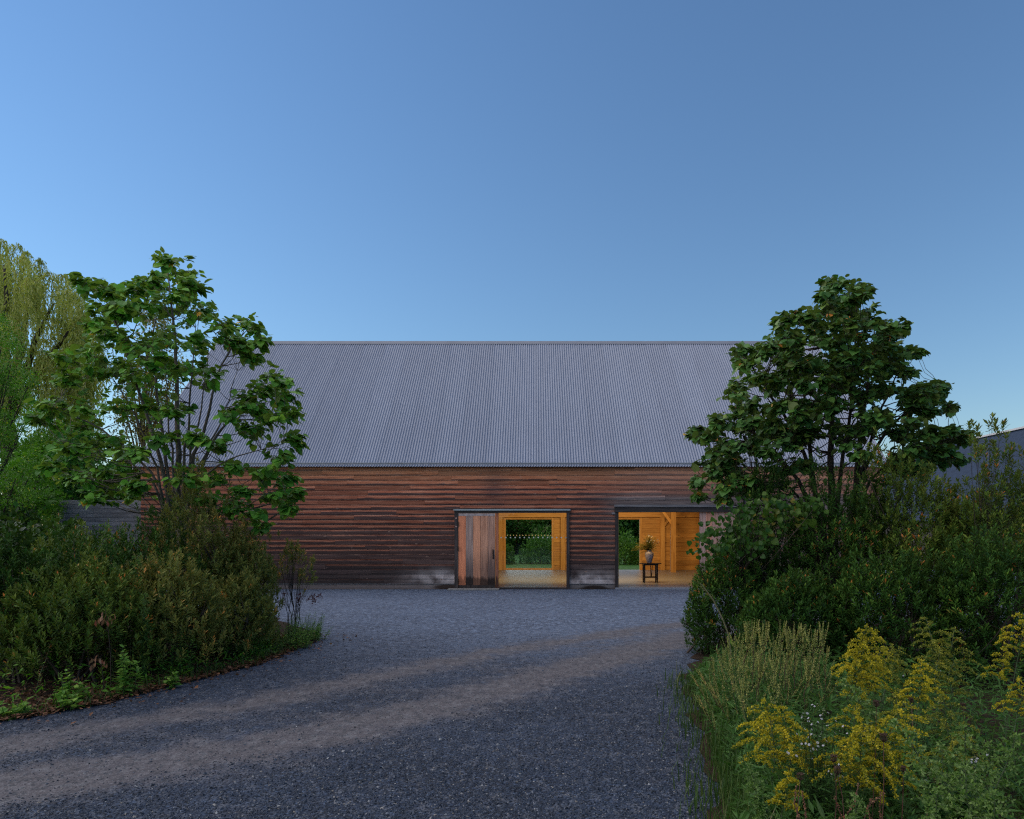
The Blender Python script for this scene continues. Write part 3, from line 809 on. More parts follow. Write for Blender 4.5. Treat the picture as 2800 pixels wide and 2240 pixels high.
def frames(D, Nrm):
    D = unit(D); X = unit(np.cross(D, Nrm)); Z = np.cross(X, D)
    return X, D, Z
def leafV(tmpl, O, D, Nrm, s, wid=1.0):
    X, Y, Z = frames(D, Nrm)
    T = tmpl[0]
    w_ = np.broadcast_to(np.asarray(wid, float), (len(O),))
    return O[:, None] + s[:, None, None] * (T[None, :, 0:1] * X[:, None] * w_[:, None, None] + T[None, :, 1:2] * Y[:, None] + T[None, :, 2:3] * Z[:, None])
def put_leaves(mb, tmpl, O, D, Nrm, s, tint, wid=1.0, m=0):
    if len(O): mb.add_many(leafV(tmpl, O, D, Nrm, s, wid), len(tmpl[0]), tmpl[1], np.clip(tint, 0, 1), m)
def curve(a, b, bend=(0, 0, 0), n=6):
    t = np.linspace(0, 1, n)[:, None]
    return a + (b - a) * t + np.asarray(bend) * 4 * t * (1 - t)
def rnd_dir(n, zs=1.0):
    v = RNG.normal(size=(n, 3)); v[:, 2] *= zs; return unit(v)

def bark_mat(name, a, b):
    g = G(name); p = g.objc()
    n1 = g.noise(g.scale(p, (22, 22, 4)), 1.0, 5, .65)
    return g.fin(g.ramp(n1, [(.3, a), (.7, b)]), .85, 0, g.bump(n1, .5, .02), .2)
M_BARK = bark_mat('smooth_grey_bark', (.085, .066, .052), (.22, .18, .145))
M_BARK_D = bark_mat('dark_bark', (.028, .022, .018), (.085, .066, .05))
M_TWIG = plain('brown_twigs', (.055, .036, .025), .8)
M_LINDEN = leaf_mat('linden_leaf', [(0, (0.047, 0.140, 0.020)), (.35, (0.091, 0.258, 0.030)), (.7, (0.158, 0.382, 0.039)), (.93, (0.262, 0.448, 0.046)), (.965, (0.900, 0.630, 0.050)), (1, (0.900, 0.466, 0.066))], (0.166, 0.235, 0.052), .5, .3)
M_LINDEN_D = leaf_mat('dark_linden_leaf', [(0, (0.033, 0.075, 0.021)), (.35, (0.053, 0.143, 0.029)), (.7, (0.088, 0.205, 0.036)), (.92, (0.163, 0.245, 0.040)), (.97, (0.613, 0.374, 0.051)), (1, (0.721, 0.274, 0.061))], (0.125, 0.170, 0.048), .5, .22)

# ------------------------------------------------------------------ broad leaved trees with upright stems
def broad_tree(name, label, d0, stems, clumps, depth_half, cx, hw, lmat, leaf_sz, per_clump, base, bark, seed, backs=2, extra_leaf=300):
    """stems: list of (pixel path, radius at base); clumps: (px, py, r) in photo pixels at distance d0"""
    rg = np.random.default_rng(seed)
    root = empty(name, base, label, 'tree')
    K = 2800 / 2156
    sp = []; tb = MB()
    for path, r0 in stems:
        n = len(path); dz = rg.uniform(-.45, .45) * depth_half
        pts = []
        for i, (x, y) in enumerate(path): pts.append(P(x * K, y * K, d0 + dz * (i / max(1, n - 1))))
        pts = np.array(pts); b0 = np.array([base[0] + rg.uniform(-.1, .1), base[1] + rg.uniform(-.1, .1), 0.0])
        pts = np.vstack([b0, pts])
        t = np.linspace(0, 1, len(pts)); tt = np.linspace(0, 1, 16)
        fine = np.stack([np.interp(tt, t, pts[:, k]) for k in range(3)], 1)
        for _ in range(2): fine[1:-1] = .25 * fine[:-2] + .5 * fine[1:-1] + .25 * fine[2:]
        fine[1:-1] += rg.normal(0, .012, (14, 3))
        rad = r0 * (1 - tt * .86)
        tb.tube(fine, rad, 6)
        for k in range(16): sp.append((*fine[k], rad[k]))
    sp = np.array(sp)
    O, D, N_, S_, T_ = [], [], [], [], []
    br = MB()
    for (x, y, r) in clumps:
        for q in range(backs):
            rx = np.clip((x - cx) / hw, -1, 1); dh = depth_half * math.sqrt(max(.1, 1 - rx * rx))
            if backs == 1: dd = rg.uniform(-.8, .8) * dh
            else: dd = (-.75 + 1.5 * q / (backs - 1) + rg.uniform(-.3, .3)) * dh
            c = P((x + rg.normal(0, r * .25)) * K, (y + rg.normal(0, r * .25)) * K, d0 + dd)
            R_ = r * K * d0 / F
            dv = c - sp[:, :3]; dist = np.linalg.norm(dv, axis=1)
            cost = dist + np.where(dv[:, 2] < .12, 2.0, 0) + np.where(sp[:, 2] < .8, 3.0, 0) + np.abs(dv[:, 2] - dist * .6) * .4
            k = int(np.argmin(cost)); a = sp[k, :3]
            ln = dist[k]
            path = curve(a, c, (0, 0, -.07 * ln), 6); path[1:-1] += rg.normal(0, .015 * ln, (4, 3))
            br.tube(path, np.linspace(min(sp[k, 3] * .7, .008 + .007 * ln), .004, 6), 4)
            out = unit((c - np.array([base[0], base[1], c[2] - .3]))[None])[0]
            nt = 7
            for j in range(nt):
                dr = unit((out * .7 + rnd_dir(1, .35)[0] * 1.0 + np.array([0, 0, .12]))[None])[0]
                e = c + dr * R_ * rg.uniform(.5, 1.2)
                br.tube(np.array([c, (c + e) / 2 + [0, 0, .03], e]), [.004, .003, .002], 3, cap=False)
                m_ = max(3, int(per_clump / nt + rg.integers(-1, 2)))
                t = np.sort(rg.uniform(.12, 1.05, m_))[:, None]
                o = c + (e - c) * t + rg.normal(0, .018, (m_, 3))
                side = np.cross(dr, [0, 0, 1.0]) * np.where(np.arange(m_) % 2, 1, -1)[:, None]
                d_ = unit(dr * .7 + side * rg.uniform(.2, 1.1, (m_, 1)) + rg.normal(0, .3, (m_, 3)) + [0.12, 0, -.42])
                n_ = unit(np.array([0, -.12, 1.0]) + rg.normal(0, .45, (m_, 3)) + dr * .25)
                O.append(o + d_ * .025); D.append(d_); N_.append(n_)
                S_.append(leaf_sz * rg.lognormal(0, .24, m_)); T_.append(np.clip(rg.normal(.42, .2) + rg.normal(0, .2, m_), 0, .9) + (rg.random(m_) < .018) * .5)
    O = np.concatenate(O); D = np.concatenate(D); N_ = np.concatenate(N_); S_ = np.concatenate(S_); T_ = np.clip(np.concatenate(T_), 0, 1)
    tb.obj('trunk', bark, root, smooth=True, base=base)
    br.obj('branches', bark, root, base=base)
    # the largest leaves in view are objects of their own, the rest one mass
    order = np.argsort(O[:, 1] - S_ * 12)[:extra_leaf] if extra_leaf else np.array([], int)
    rest = np.setdiff1d(np.arange(len(O)), order)
    fm = MB(); put_leaves(fm, HEART, O[rest], D[rest], N_[rest], S_[rest], T_[rest], rg.uniform(.85, 1.1, len(rest)))
    fm.obj('foliage', lmat, root, base=base, kind='stuff')
    if len(order):
        mes = []
        for k in range(8):
            b_ = MB(); put_leaves(b_, HEART, np.zeros((1, 3)), np.array([[0, 1.0, 0]]), np.array([[0, 0, 1.0]]), np.ones(1), np.array([.12 + .1 * k]))
            mes.append(b_.mesh('leaf', lmat))
        X, Y, Z = frames(D, N_)
        for i in order:
            o = link('leaf', mes[int(np.clip(T_[i], 0, .79) * 10)], root)
            M = Matrix((X[i], Y[i], Z[i])).transposed().to_4x4() @ Matrix.Scale(S_[i], 4)
            M.translation = Vector(O[i] - np.asarray(base)); o.matrix_local = M
    return root

LC = [(350, 562, 26), (388, 588, 24), (330, 600, 30), (385, 632, 32), (350, 650, 32), (400, 610, 18),
      (188, 598, 18), (222, 612, 18), (250, 620, 12), (215, 655, 26), (250, 668, 28), (290, 612, 22), (300, 660, 30), (275, 645, 22),
      (420, 672, 32), (460, 692, 28), (520, 690, 20), (542, 718, 16), (500, 728, 24), (528, 755, 18), (480, 720, 24),
      (240, 722, 36), (190, 742, 28), (300, 720, 40), (360, 722, 42), (420, 735, 36), (150, 755, 22), (205, 700, 25),
      (190, 800, 36), (250, 792, 42), (310, 790, 42), (370, 795, 36), (430, 792, 30), (140, 800, 20), (350, 760, 36), (280, 755, 36),
      (575, 805, 22), (592, 842, 20), (550, 832, 26), (510, 852, 26), (602, 872, 18), (562, 890, 28), (610, 930, 18), (580, 962, 26), (522, 912, 30), (475, 868, 22), (540, 870, 26),
      (110, 852, 22), (85, 888, 20), (150, 862, 32), (200, 880, 36), (260, 868, 40), (140, 932, 28), (190, 950, 36), (250, 948, 36), (320, 862, 30), (365, 860, 22),
      (300, 960, 30), (240, 1010, 32), (180, 1010, 28), (292, 1030, 32), (120, 985, 22), (210, 1045, 26), (340, 920, 22), (410, 930, 20), (450, 940, 22),
      (540, 990, 26), (590, 1012, 22), (615, 1042, 12), (560, 1042, 26), (602, 1072, 14), (520, 1090, 24), (545, 1110, 16), (480, 1070, 24), (440, 1012, 26), (420, 1050, 22), (382, 1010, 24), (485, 985, 22), (500, 1040, 20)]
LS = [([(375, 1010), (373, 850), (368, 700), (352, 562)], .07), ([(350, 1000), (318, 900), (272, 760), (236, 650), (195, 602)], .045), ([(398, 990), (440, 880), (462, 760), (520, 695)], .045),
      ([(415, 1000), (460, 900), (520, 860), (585, 825)], .04), ([(385, 1000), (402, 850), (412, 690)], .04), ([(358, 1000), (332, 850), (322, 720), (330, 612)], .042),
      ([(420, 1010), (480, 965), (595, 935)], .032), ([(335, 1020), (255, 960), (140, 932)], .035), ([(345, 1015), (210, 900), (112, 852)], .035), ([(405, 1020), (500, 1020), (600, 1050)], .03),
      ([(392, 1000), (425, 860), (440, 720)], .032), ([(366, 1000), (352, 860), (345, 740)], .03), ([(408, 1005), (470, 880), (500, 780)], .03), ([(340, 1010), (290, 880), (215, 760)], .032)]
broad_tree('linden_tree', 'young many stemmed linden in front of the left end of the barn', 13.0, LS, [(a, b, c * 1.2) for a, b, c in LC], 1.7, 355, 275, M_LINDEN, .110, 44, (-6.75, 13.0, 0), M_BARK, 21, backs=3)

RPOLY = [(1750, 592), (1812, 608), (1838, 660), (1892, 690), (1930, 745), (1982, 808), (1995, 855), (2025, 915), (2045, 950), (2010, 985), (1930, 1000), (1880, 985), (1800, 1000), (1740, 975), (1690, 990), (1600, 1030), (1530, 1055),
         (1470, 1020), (1480, 960), (1455, 908), (1500, 880), (1535, 800), (1552, 745), (1600, 728), (1640, 695), (1665, 640), (1712, 640)]
def in_poly(x, y, poly):
    c = False; n = len(poly)
    for i in range(n):
        (x1, y1), (x2, y2) = poly[i], poly[i - 1]
        if (y1 > y) != (y2 > y) and x < (x2 - x1) * (y - y1) / (y2 - y1) + x1: c = not c
    return c
RC = [(1752, 602, 16), (1742, 622, 18), (1808, 622, 18), (1790, 640, 20), (1465, 908, 14), (1490, 915, 18), (1895, 690, 12), (1930, 742, 12), (1985, 812, 14), (2000, 858, 12), (2030, 918, 12), (1560, 748, 18), (1480, 1020, 18), (1475, 1045, 12), (1530, 1050, 20)]
rr = random.Random(9)
for gy_ in range(600, 1080, 31):
    for gx_ in range(1450, 2060, 31):
        x, y = gx_ + rr.uniform(-16, 16), gy_ + rr.uniform(-16, 16)
        if not in_poly(x, y, RPOLY): continue
        hole = (1770 < x < 1900 and 800 < y < 890 and rr.random() < .5) or (1690 < x < 1900 and 925 < y and rr.random() < .62) or (1560 < x < 1700 and 955 < y < 1000 and rr.random() < .5)
        if hole: continue
        RC.append((1750 + (x - 1750) * .93, 620 + (y - 620) * 1.0, rr.uniform(20, 28)))
RS = [([(1712, 1030), (1700, 900), (1690, 800), (1650, 720)], .055), ([(1748, 1030), (1752, 900), (1760, 750), (1752, 605)], .085), ([(1803, 1030), (1812, 900), (1830, 800), (1840, 690)], .075),
      ([(1795, 1035), (1850, 930), (1920, 850), (1985, 812)], .05), ([(1700, 1035), (1640, 960), (1560, 880), (1480, 910)], .05), ([(1720, 1030), (1670, 900), (1600, 800), (1565, 750)], .05),
      ([(1810, 1030), (1880, 960), (1960, 930), (2030, 920)], .04), ([(1690, 1040), (1620, 1010), (1540, 1045)], .03), ([(1760, 1030), (1790, 880), (1800, 760), (1805, 620)], .05), ([(1800, 1030), (1860, 850), (1900, 760)], .045)]
broad_tree('linden_tree', 'dense dark young linden in front of the right end of the barn', 13.0, RS, RC, 1.9, 1750, 300, M_LINDEN_D, .098, 43, (5.75, 13.0, 0), M_BARK_D, 33, backs=3)

# ------------------------------------------------------------------ willow and the other trees at the far left
def cloud_tree(name, label, d0, poly, trunk_px, base_x, depth_half, lmat, tmpl, leaf_sz, nclump, per, cr, bark, seed, zs=.7, droop=-.2, group=None, cat='tree', trunk_r=.14, K=2800 / 2156):
    """crown: leaf clumps inside the outline poly (display pixels), spread in depth"""
    rg = np.random.default_rng(seed); base = (base_x, d0, 0)
    root = empty(name, base, label, cat, group)
    xs = [p[0] for p in poly]; ys = [p[1] for p in poly]
    cs = []
    while len(cs) < nclump:
        x, y = rg.uniform(min(xs), max(xs)), rg.uniform(min(ys), max(ys))
        if in_poly(x, y, poly): cs.append(P(x * K, y * K, d0 + rg.uniform(-1, 1) * depth_half))
    cs = np.array(cs)
    tp_ = P(trunk_px[0] * K, trunk_px[1] * K, d0); b0 = np.array(base, float)
    tr = curve(b0, tp_, rg.normal(0, .12, 3), 10); tb = MB(); tb.tube(tr, np.linspace(trunk_r, trunk_r * .35, 10), 7)
    for c in cs[::(12 if nclump > 300 else 3)]:
        k = int(np.clip((c[2] - 1.0) / max(1, tp_[2]) * 7, 2, 8)); tb.tube(curve(tr[k], c, (0, 0, -.06 * np.linalg.norm(c - tr[k])), 5), np.linspace(trunk_r * .3, .008, 5), 4, cap=False)
    tb.obj('trunk', bark, root, smooth=True, base=base)
    n = nclump * per
    C_ = np.repeat(cs, per, 0); tc_ = np.repeat(rg.normal(.45, .17, nclump), per)
    off = unit(rg.normal(size=(n, 3))) * (rg.random((n, 1)) ** .5) * cr * np.array([1, 1, zs]) * np.repeat(rg.uniform(.6, 1.3, nclump), per)[:, None]
    O = C_ + off; D = unit(off * .8 / cr + rg.normal(0, .5, (n, 3)) + [0, 0, droop]); N_ = unit(rg.normal(0, .5, (n, 3)) + [0, 0, 1])
    fm = MB(); put_leaves(fm, tmpl, O, D, N_, leaf_sz * rg.lognormal(0, .25, n), tc_ + rg.normal(0, .16, n))
    fm.obj('foliage', lmat, root, base=base, kind='stuff')
    return root

M_WILLOW = leaf_mat('willow_leaf', [(0, (0.132, 0.157, 0.029)), (.4, (0.237, 0.261, 0.047)), (.75, (0.379, 0.375, 0.079)), (.95, (0.494, 0.436, 0.105)), (1, (0.529, 0.348, 0.063))], (0.423, 0.427, 0.126), .5, .3)
M_LOCUST = leaf_mat('feathery_leaf', [(0, (0.046, 0.126, 0.014)), (.5, (0.096, 0.240, 0.020)), (.9, (0.184, 0.344, 0.028)), (1, (0.689, 0.643, 0.042))], None, .5, .3)
M_MAPLE = leaf_mat('bright_maple_leaf', [(0, (0.029, 0.112, 0.022)), (.5, (0.056, 0.188, 0.034)), (1, (0.120, 0.285, 0.049))], None, .45, .32)
M_POPLAR = leaf_mat('yellowing_leaf', [(0, (0.112, 0.128, 0.030)), (.5, (0.210, 0.195, 0.053)), (1, (0.360, 0.285, 0.090))], None, .5, .3)
M_FAR = leaf_mat('woodland_leaf', [(0, (0.026, 0.074, 0.018)), (.5, (0.056, 0.148, 0.026)), (1, (0.140, 0.268, 0.045))], None, .55, .25)

def willow():
    rg = np.random.default_rng(4); d0 = 34.0; K = 2800 / 2156
    base = ((30 * K - 1463) * d0 / F, d0, 0)
    root = empty('willow_tree', base, 'tall weeping willow with hanging yellow green branches at the left edge', 'tree')
    top = [(-160, 640), (-100, 560), (-30, 510), (20, 500), (60, 520), (100, 545), (130, 570), (150, 600), (175, 640), (195, 690), (205, 760)]
    tx = np.array([p[0] for p in top]); ty = np.array([p[1] for p in top])
    tb = MB(); b0 = np.array(base, float)
    limbs = [(-60, 640), (10, 560), (70, 600), (110, 640), (150, 700), (-20, 700), (60, 720), (-120, 720)]
    fork = P(15 * K, 900 * K, d0)
    tb.tube(curve(b0, fork, (.2, 0, 0), 8), np.linspace(.55, .38, 8), 9)
    for x, y in limbs:
        e = P(x * K, y * K, d0 + rg.uniform(-2.5, 2.5)); tb.tube(curve(fork, e, (0, 0, .5), 9) + rg.normal(0, .05, (9, 3)), np.linspace(.24, .05, 9), 6)
    tb.obj('trunk', M_BARK_D, root, smooth=True, base=base)
    fm = MB(); sm = MB()
    ncl = 150; nl = 40
    for c in range(ncl):
        x = rg.uniform(-165, 200); yt = np.interp(x, tx, ty) + rg.uniform(0, 26)
        lvl = (c / ncl) ** 1.35
        y0 = yt + lvl * 330
        rx = np.clip((x - 25) / 185, -1, 1); dd = rg.uniform(-1, 1) * 5.2 * math.sqrt(max(.05, 1 - rx * rx))
        pc = P(x * K, y0 * K, d0 + dd); tn = np.clip(rg.normal(.45, .2), .05, .95); cr = rg.uniform(.45, 1.0)
        for _ in range(18):
            a = rg.uniform(0, 6.283); r = cr * math.sqrt(rg.random()); ln = rg.uniform(1.1, 3.2)
            t = np.linspace(0, 1, nl); arch = np.sqrt(np.minimum(t * 3.2, 1))
            O = pc + np.stack([math.cos(a) * r * arch, math.sin(a) * r * arch, cr * .45 * (1 - (r / cr) ** 2) + .25 * np.sin(np.minimum(t * 3.2, 1) * 3.14) * (1 - r / cr) - ln * t ** 1.1], 1)
            sway = rg.normal(.02, .06); O[:, 0] += sway * t * ln + rg.normal(0, .03, nl); O[:, 1] += rg.normal(0, .03, nl)
            D = unit(rg.normal(0, .38, (nl, 3)) + [0, 0, -1.0]); N_ = unit(rg.normal(0, 1, (nl, 3)))
            put_leaves(fm, SLIM, O, D, N_, .17 * rg.lognormal(0, .25, nl), tn + rg.normal(0, .12) + rg.normal(0, .1, nl), 1.7)
    fm.obj('foliage', M_WILLOW, root, base=base, kind='stuff')
willow()
def KX(px, d): return (px * 2800 / 2156 - 1463) * d / F
cloud_tree('locust_tree', 'dark feathery leaved tree in front of the willow', 19.0, [(-120, 640), (-20, 650), (25, 690), (60, 760), (75, 800), (60, 850), (105, 900), (80, 950), (95, 1010), (60, 1060), (-120, 1080)], (-30, 760), KX(-30, 19), 1.6, M_LOCUST, DIAM, .05, 420, 95, .36, M_BARK_D, 51, zs=.55, droop=-.5)
cloud_tree('maple_tree', 'small bright green maple behind the board fence', 27.5, [(120, 900), (190, 890), (235, 930), (260, 980), (265, 1030), (200, 1065), (110, 1060), (80, 1000)], (180, 960), KX(175, 27.5), 1.2, M_MAPLE, MAPLE, .13, 120, 42, .38, M_BARK_D, 52)
cloud_tree('poplar_tree', 'thin yellowing tree seen through the gaps in the left linden', 31.0, [(300, 660), (340, 655), (370, 720), (385, 800), (350, 900), (330, 1000), (270, 1010), (240, 900), (260, 760)], (312, 720), KX(310, 31), 1.4, M_POPLAR, DIAM, .11, 150, 60, .5, M_BARK, 53, zs=1.0)
cloud_tree('maple_tree', 'darker green tree low behind the left end of the fence', 24.0, [(20, 960), (80, 950), (120, 990), (125, 1080), (60, 1120), (-60, 1120), (-60, 1000)], (50, 1000), KX(40, 24), 1.5, M_LOCUST, MAPLE, .12, 120, 40, .38, M_BARK_D, 54)

cloud_tree('maple_tree', 'green tree low in the gap between the fence and the barn corner', 31.0, [(225, 985), (270, 955), (330, 960), (345, 1010), (335, 1070), (225, 1075)], (285, 1000), KX(285, 31), 1.3, M_LOCUST, MAPLE, .14, 110, 44, .45, M_BARK_D, 56)
cloud_tree('maple_tree', 'dense green tree closing the gap under the willow', 30.0, [(40, 930), (110, 900), (170, 900), (190, 960), (180, 1085), (30, 1085)], (110, 960), KX(105, 30), 1.6, M_LOCUST, MAPLE, .15, 190, 52, .5, M_BARK_D, 57)
# woodland beyond the lawn, seen through the barn
rf_ = random.Random(12)
FARS = [(-9, 73, 6.2, 3.0), (-4.6, 72, 5.6, 2.7), (-1.4, 74, 6.2, 2.8), (1.8, 72, 5.8, 2.7), (5.0, 74, 6.3, 2.9), (8.2, 72, 5.5, 2.7), (11.4, 74, 6.2, 3.0), (15.2, 74, 6, 3.2), (-14, 74, 6.5, 3.4), (-19, 72, 6, 3.6)]
FARL = ['tall dark woodland tree far behind the barn, left of the glazed doorway view', 'tree filling the left half of the back window view', 'dark tree at the centre of the back window view', 'lighter tree at the right of the back window view',
        'woodland tree hidden behind the wall between the two doorways', 'tree at the left of the open back doorway view', 'dark tree at the right of the open back doorway view', 'woodland tree behind the right end of the barn', 'woodland tree behind the left end of the barn', 'woodland tree beyond the board fence']
for (x, y, h, r), lb in zip(FARS, FARL):
    rg = np.random.default_rng(int(x * 10) + 500)
    root = empty('woodland_tree', (x, y, 0), lb, 'tree', 'woodland trees behind the barn')
    tb = MB(); tb.tube(curve(np.zeros(3), np.array([rg.normal(0, .3), 0, h * .7]), (0, 0, 0), 6), np.linspace(.16, .05, 6), 6)
    nc = 150; per = 80
    u = rg.random(nc); zz = .06 * h + u * h * .9; prof = np.sin(np.clip(u * .93 + .10, 0, 1) * math.pi) ** .6
    th = rg.uniform(0, 6.283, nc); q = rg.random(nc) ** .4
    cs = np.stack([np.cos(th) * q * r * prof, np.sin(th) * q * r * prof, zz], 1)
    for c in cs[::4]: tb.tube(curve(np.array([0, 0, max(.3, c[2] * .6)]), c, (0, 0, .1), 4), [.05, .03, .02, .008], 4, cap=False)
    tb.obj('trunk', M_BARK_D, root)
    n = nc * per; off = unit(rg.normal(size=(n, 3))) * rg.random((n, 1)) ** .5 * r * .30
    fm = MB(); put_leaves(fm, DIAM, np.repeat(cs, per, 0) + off, unit(off + rg.normal(0, .3, (n, 3))), unit(rg.normal(0, .6, (n, 3)) + [0, 0, 1]), .34 * rg.lognormal(0, .25, n), np.repeat(rg.normal(.4, .22, nc), per) + rg.normal(0, .14, n))
    fm.obj('foliage', M_FAR, root, kind='stuff')
BUSH = [(-2.6, 47.5, 1.5, 1.2, 'pale rounded bush on the lawn at the left of the back window'), (.4, 48.5, 2.1, 1.6, 'rounded bush on the lawn in the middle of the back window'), (6.2, 46.8, 2.0, 1.3, 'yellow green bush on the lawn left in the open back doorway'), (7.6, 48, 1.2, 1.0, 'low dark bush on the lawn right in the open back doorway')]
for x, y, h, r, lb in BUSH:
    rg = np.random.default_rng(int(x * 10) + 900)
    root = empty('lawn_bush', (x, y, 0), lb, 'bush', 'bushes on the lawn behind the barn')
    n = 5200; v = unit(rg.normal(size=(n, 3))) * rg.uniform(.55, 1.0, (n, 1)); v[:, 2] = np.abs(v[:, 2])
    lump = 1 + .22 * np.sin(v[:, 0] * 7) * np.cos(v[:, 1] * 6 + v[:, 2] * 5)
    O = v * lump[:, None] * np.array([r, r, h]); fm = MB(); put_leaves(fm, DIAM, O, unit(v + rg.normal(0, .5, (n, 3))), unit(rg.normal(0, .6, (n, 3)) + [0, 0, 1]), .13 * rg.lognormal(0, .2, n), rg.normal(.62, .2, n))
    fm.obj('foliage', M_FAR, root, kind='stuff')
    tb = MB()
    for k in range(5): tb.tube(curve(np.zeros(3), np.array([rg.normal(0, r * .4), rg.normal(0, r * .4), h * .7]), (0, 0, 0), 4), [.03, .02, .015, .006], 4)
    tb.obj('stems', M_TWIG, root)

# ------------------------------------------------------------------ bayberry shrubs
M_BAY = leaf_mat('bayberry_leaf', [(0, (0.030, 0.070, 0.012)), (.35, (0.066, 0.126, 0.016)), (.7, (0.126, 0.193, 0.023)), (.93, (0.226, 0.256, 0.036)), (.97, (0.512, 0.261, 0.068)), (1, (0.705, 0.209, 0.041))], (0.151, 0.174, 0.038), .55, .22, .2)
M_BAY_B = leaf_mat('browning_bayberry_leaf', [(0, (0.066, 0.099, 0.021)), (.4, (0.138, 0.172, 0.033)), (.75, (0.262, 0.250, 0.058)), (.93, (0.491, 0.318, 0.091)), (1, (0.850, 0.333, 0.076))], (0.278, 0.238, 0.068), .58, .22, .2)
M_BAY_D = leaf_mat('dark_bayberry_leaf', [(0, (0.011, 0.038, 0.008)), (.4, (0.025, 0.077, 0.012)), (.75, (0.050, 0.125, 0.015)), (.94, (0.112, 0.204, 0.023)), (.98, (0.247, 0.191, 0.040)), (1, (0.360, 0.136, 0.026))], (0.059, 0.104, 0.021), .58, .16, .15)

def shoot_leaves(fm, tips, dirs, nleaf, lsz, length, tint, rg, wid=1.0, tmpl=LANCE):
    n = len(tips); k = np.arange(nleaf)
    t = (k + .5) / nleaf
    pos = tips[:, None] - dirs[:, None] * ((1 - t) * 1.0)[None, :, None] * length[:, None, None]
    ref = np.where(np.abs(dirs[:, 2:3]) > .95, [[1.0, 0, 0]], [[0, 0, 1.0]])
    u = unit(np.cross(dirs, ref)); w_ = np.cross(dirs, u)
    a = k[None] * 2.4 + rg.random((n, 1)) * 6.283
    rad = np.cos(a)[..., None] * u[:, None] + np.sin(a)[..., None] * w_[:, None]
    al = np.radians(72 - 50 * t)[None, :, None]
    D = dirs[:, None] * np.cos(al) + rad * np.sin(al) + rg.normal(0, .16, (n, nleaf, 3))
    N_ = dirs[:, None] * np.sin(al) - rad * np.cos(al) + rg.normal(0, .2, (n, nleaf, 3))
    s = lsz * (.75 + .5 * np.sin(t * 2.6))[None] * rg.lognormal(0, .2, (n, nleaf))
    tt = tint[:, None] + rg.normal(0, .15, (n, nleaf)) + .46 * (t[None] - .5)
    put_leaves(fm, tmpl, pos.reshape(-1, 3), D.reshape(-1, 3), N_.reshape(-1, 3), s.reshape(-1), tt.reshape(-1), wid)

def bayberry(label, cx, cy, rx, ry, h, ns, lmat, seed, lsz=.056, nleaf=17, name='bayberry_shrub', lumps=9, open_=0.0, tmpl=LANCE, wid=1.0, group=None, lo=.10, cat='shrub', lean=0.0):
    rg = np.random.default_rng(seed); base = (cx, cy, 0)
    root = empty(name, base, label, cat, group)
    ns = int(ns * 1.3)
    th = rg.uniform(0, 6.283, ns); rho = np.sqrt(rg.random(ns))
    x, y = np.cos(th) * rho, np.sin(th) * rho
    zt = 1 - .42 * rho ** 2.4
    for _ in range(lumps):
        lx, ly = rg.uniform(-.85, .85, 2); zt += rg.uniform(-.22, .26) * np.exp(-((x - lx) ** 2 + (y - ly) ** 2) / .05)
    f = rg.random(ns); zf = np.where(f < .4, rg.uniform(.80, 1.08, ns), lo + (1 - lo) * rg.random(ns) ** .8)
    bulge = 1 + .16 * np.sin(np.clip(zf, 0, 1) * 3.0)
    tips = np.stack([x * rx * bulge + lean * zf * h, y * ry * bulge, zt * zf * h], 1)
    if open_ > 0:
        keep = rg.random(ns) > open_ * (1 - zf) ; tips, rho, th, zf = tips[keep], rho[keep], th[keep], zf[keep]; ns = len(tips)
    dirs = unit(np.stack([np.cos(th) * rho * .55 + lean * .3, np.sin(th) * rho * .55, np.full(ns, 1.15)], 1) + rg.normal(0, .24, (ns, 3)))
    ln = rg.uniform(.12, .25, ns) * (lsz / .056)
    lump_t = .43 + .22 * np.sin(tips[:, 0] * 2.3 + seed) * np.cos(tips[:, 2] * 2.9 + tips[:, 1] * 2 + seed)
    fm = MB(); shoot_leaves(fm, tips, dirs, nleaf, lsz, ln, lump_t + rg.normal(0, .1, ns) + (rg.random(ns) < .005) * .5, rg, wid, tmpl)
    fm.obj('foliage', lmat, root, kind='stuff')
    sm = MB(); nb = max(8, int(ns / 26))
    forks = [np.array([rg.normal(0, .35) * rx, rg.normal(0, .35) * ry, h * rg.uniform(.25, .5)]) for _ in range(7)]
    for fk in forks: sm.tube(curve(np.array([rg.normal(0, .12), rg.normal(0, .12), 0]), fk, rg.normal(0, .05, 3), 5), np.linspace(.022, .012, 5), 5)
    for i in rg.choice(ns, nb, replace=False):
        fk = forks[int(np.argmin([np.linalg.norm(tips[i] - q) + (5 if tips[i][2] < q[2] else 0) for q in forks]))]
        sm.tube(curve(fk, tips[i], (0, 0, -.04), 5), np.linspace(.010, .003, 5), 3, cap=False)
    sm.obj('stems', M_TWIG, root)
    return root

# left bed
bayberry('olive bayberry shrub in front of the board fence', -7.35, 11.2, 1.0, .9, 1.95, 620, M_BAY, 101)
bayberry('dark green bayberry shrub under the left linden', -6.15, 11.0, .95, .9, 2.0, 620, M_BAY_D, 102)
bayberry('tall browning bayberry shrub right in front of the linden trunk', -5.75, 11.7, .75, .8, 2.85, 640, M_BAY_B, 103, lumps=12)
bayberry('browning bayberry shrub sloping down to the gravel right of the linden', -5.2, 12.0, .62, .8, 2.1, 600, M_BAY_B, 104)
bayberry('large yellow tipped bayberry shrub nearest the drive at the far left', -6.15, 9.05, .95, .75, 1.6, 700, M_BAY, 105, lo=.30)
bayberry('dark bayberry shrub at the front of the left bed', -5.45, 10.0, .85, .8, 1.65, 650, M_BAY_B, 106, lo=.30)
bayberry('low dull bayberry shrub at the right front of the left bed', -4.85, 11.2, .5, .75, 1.4, 470, M_BAY_B, 107, lo=.25)
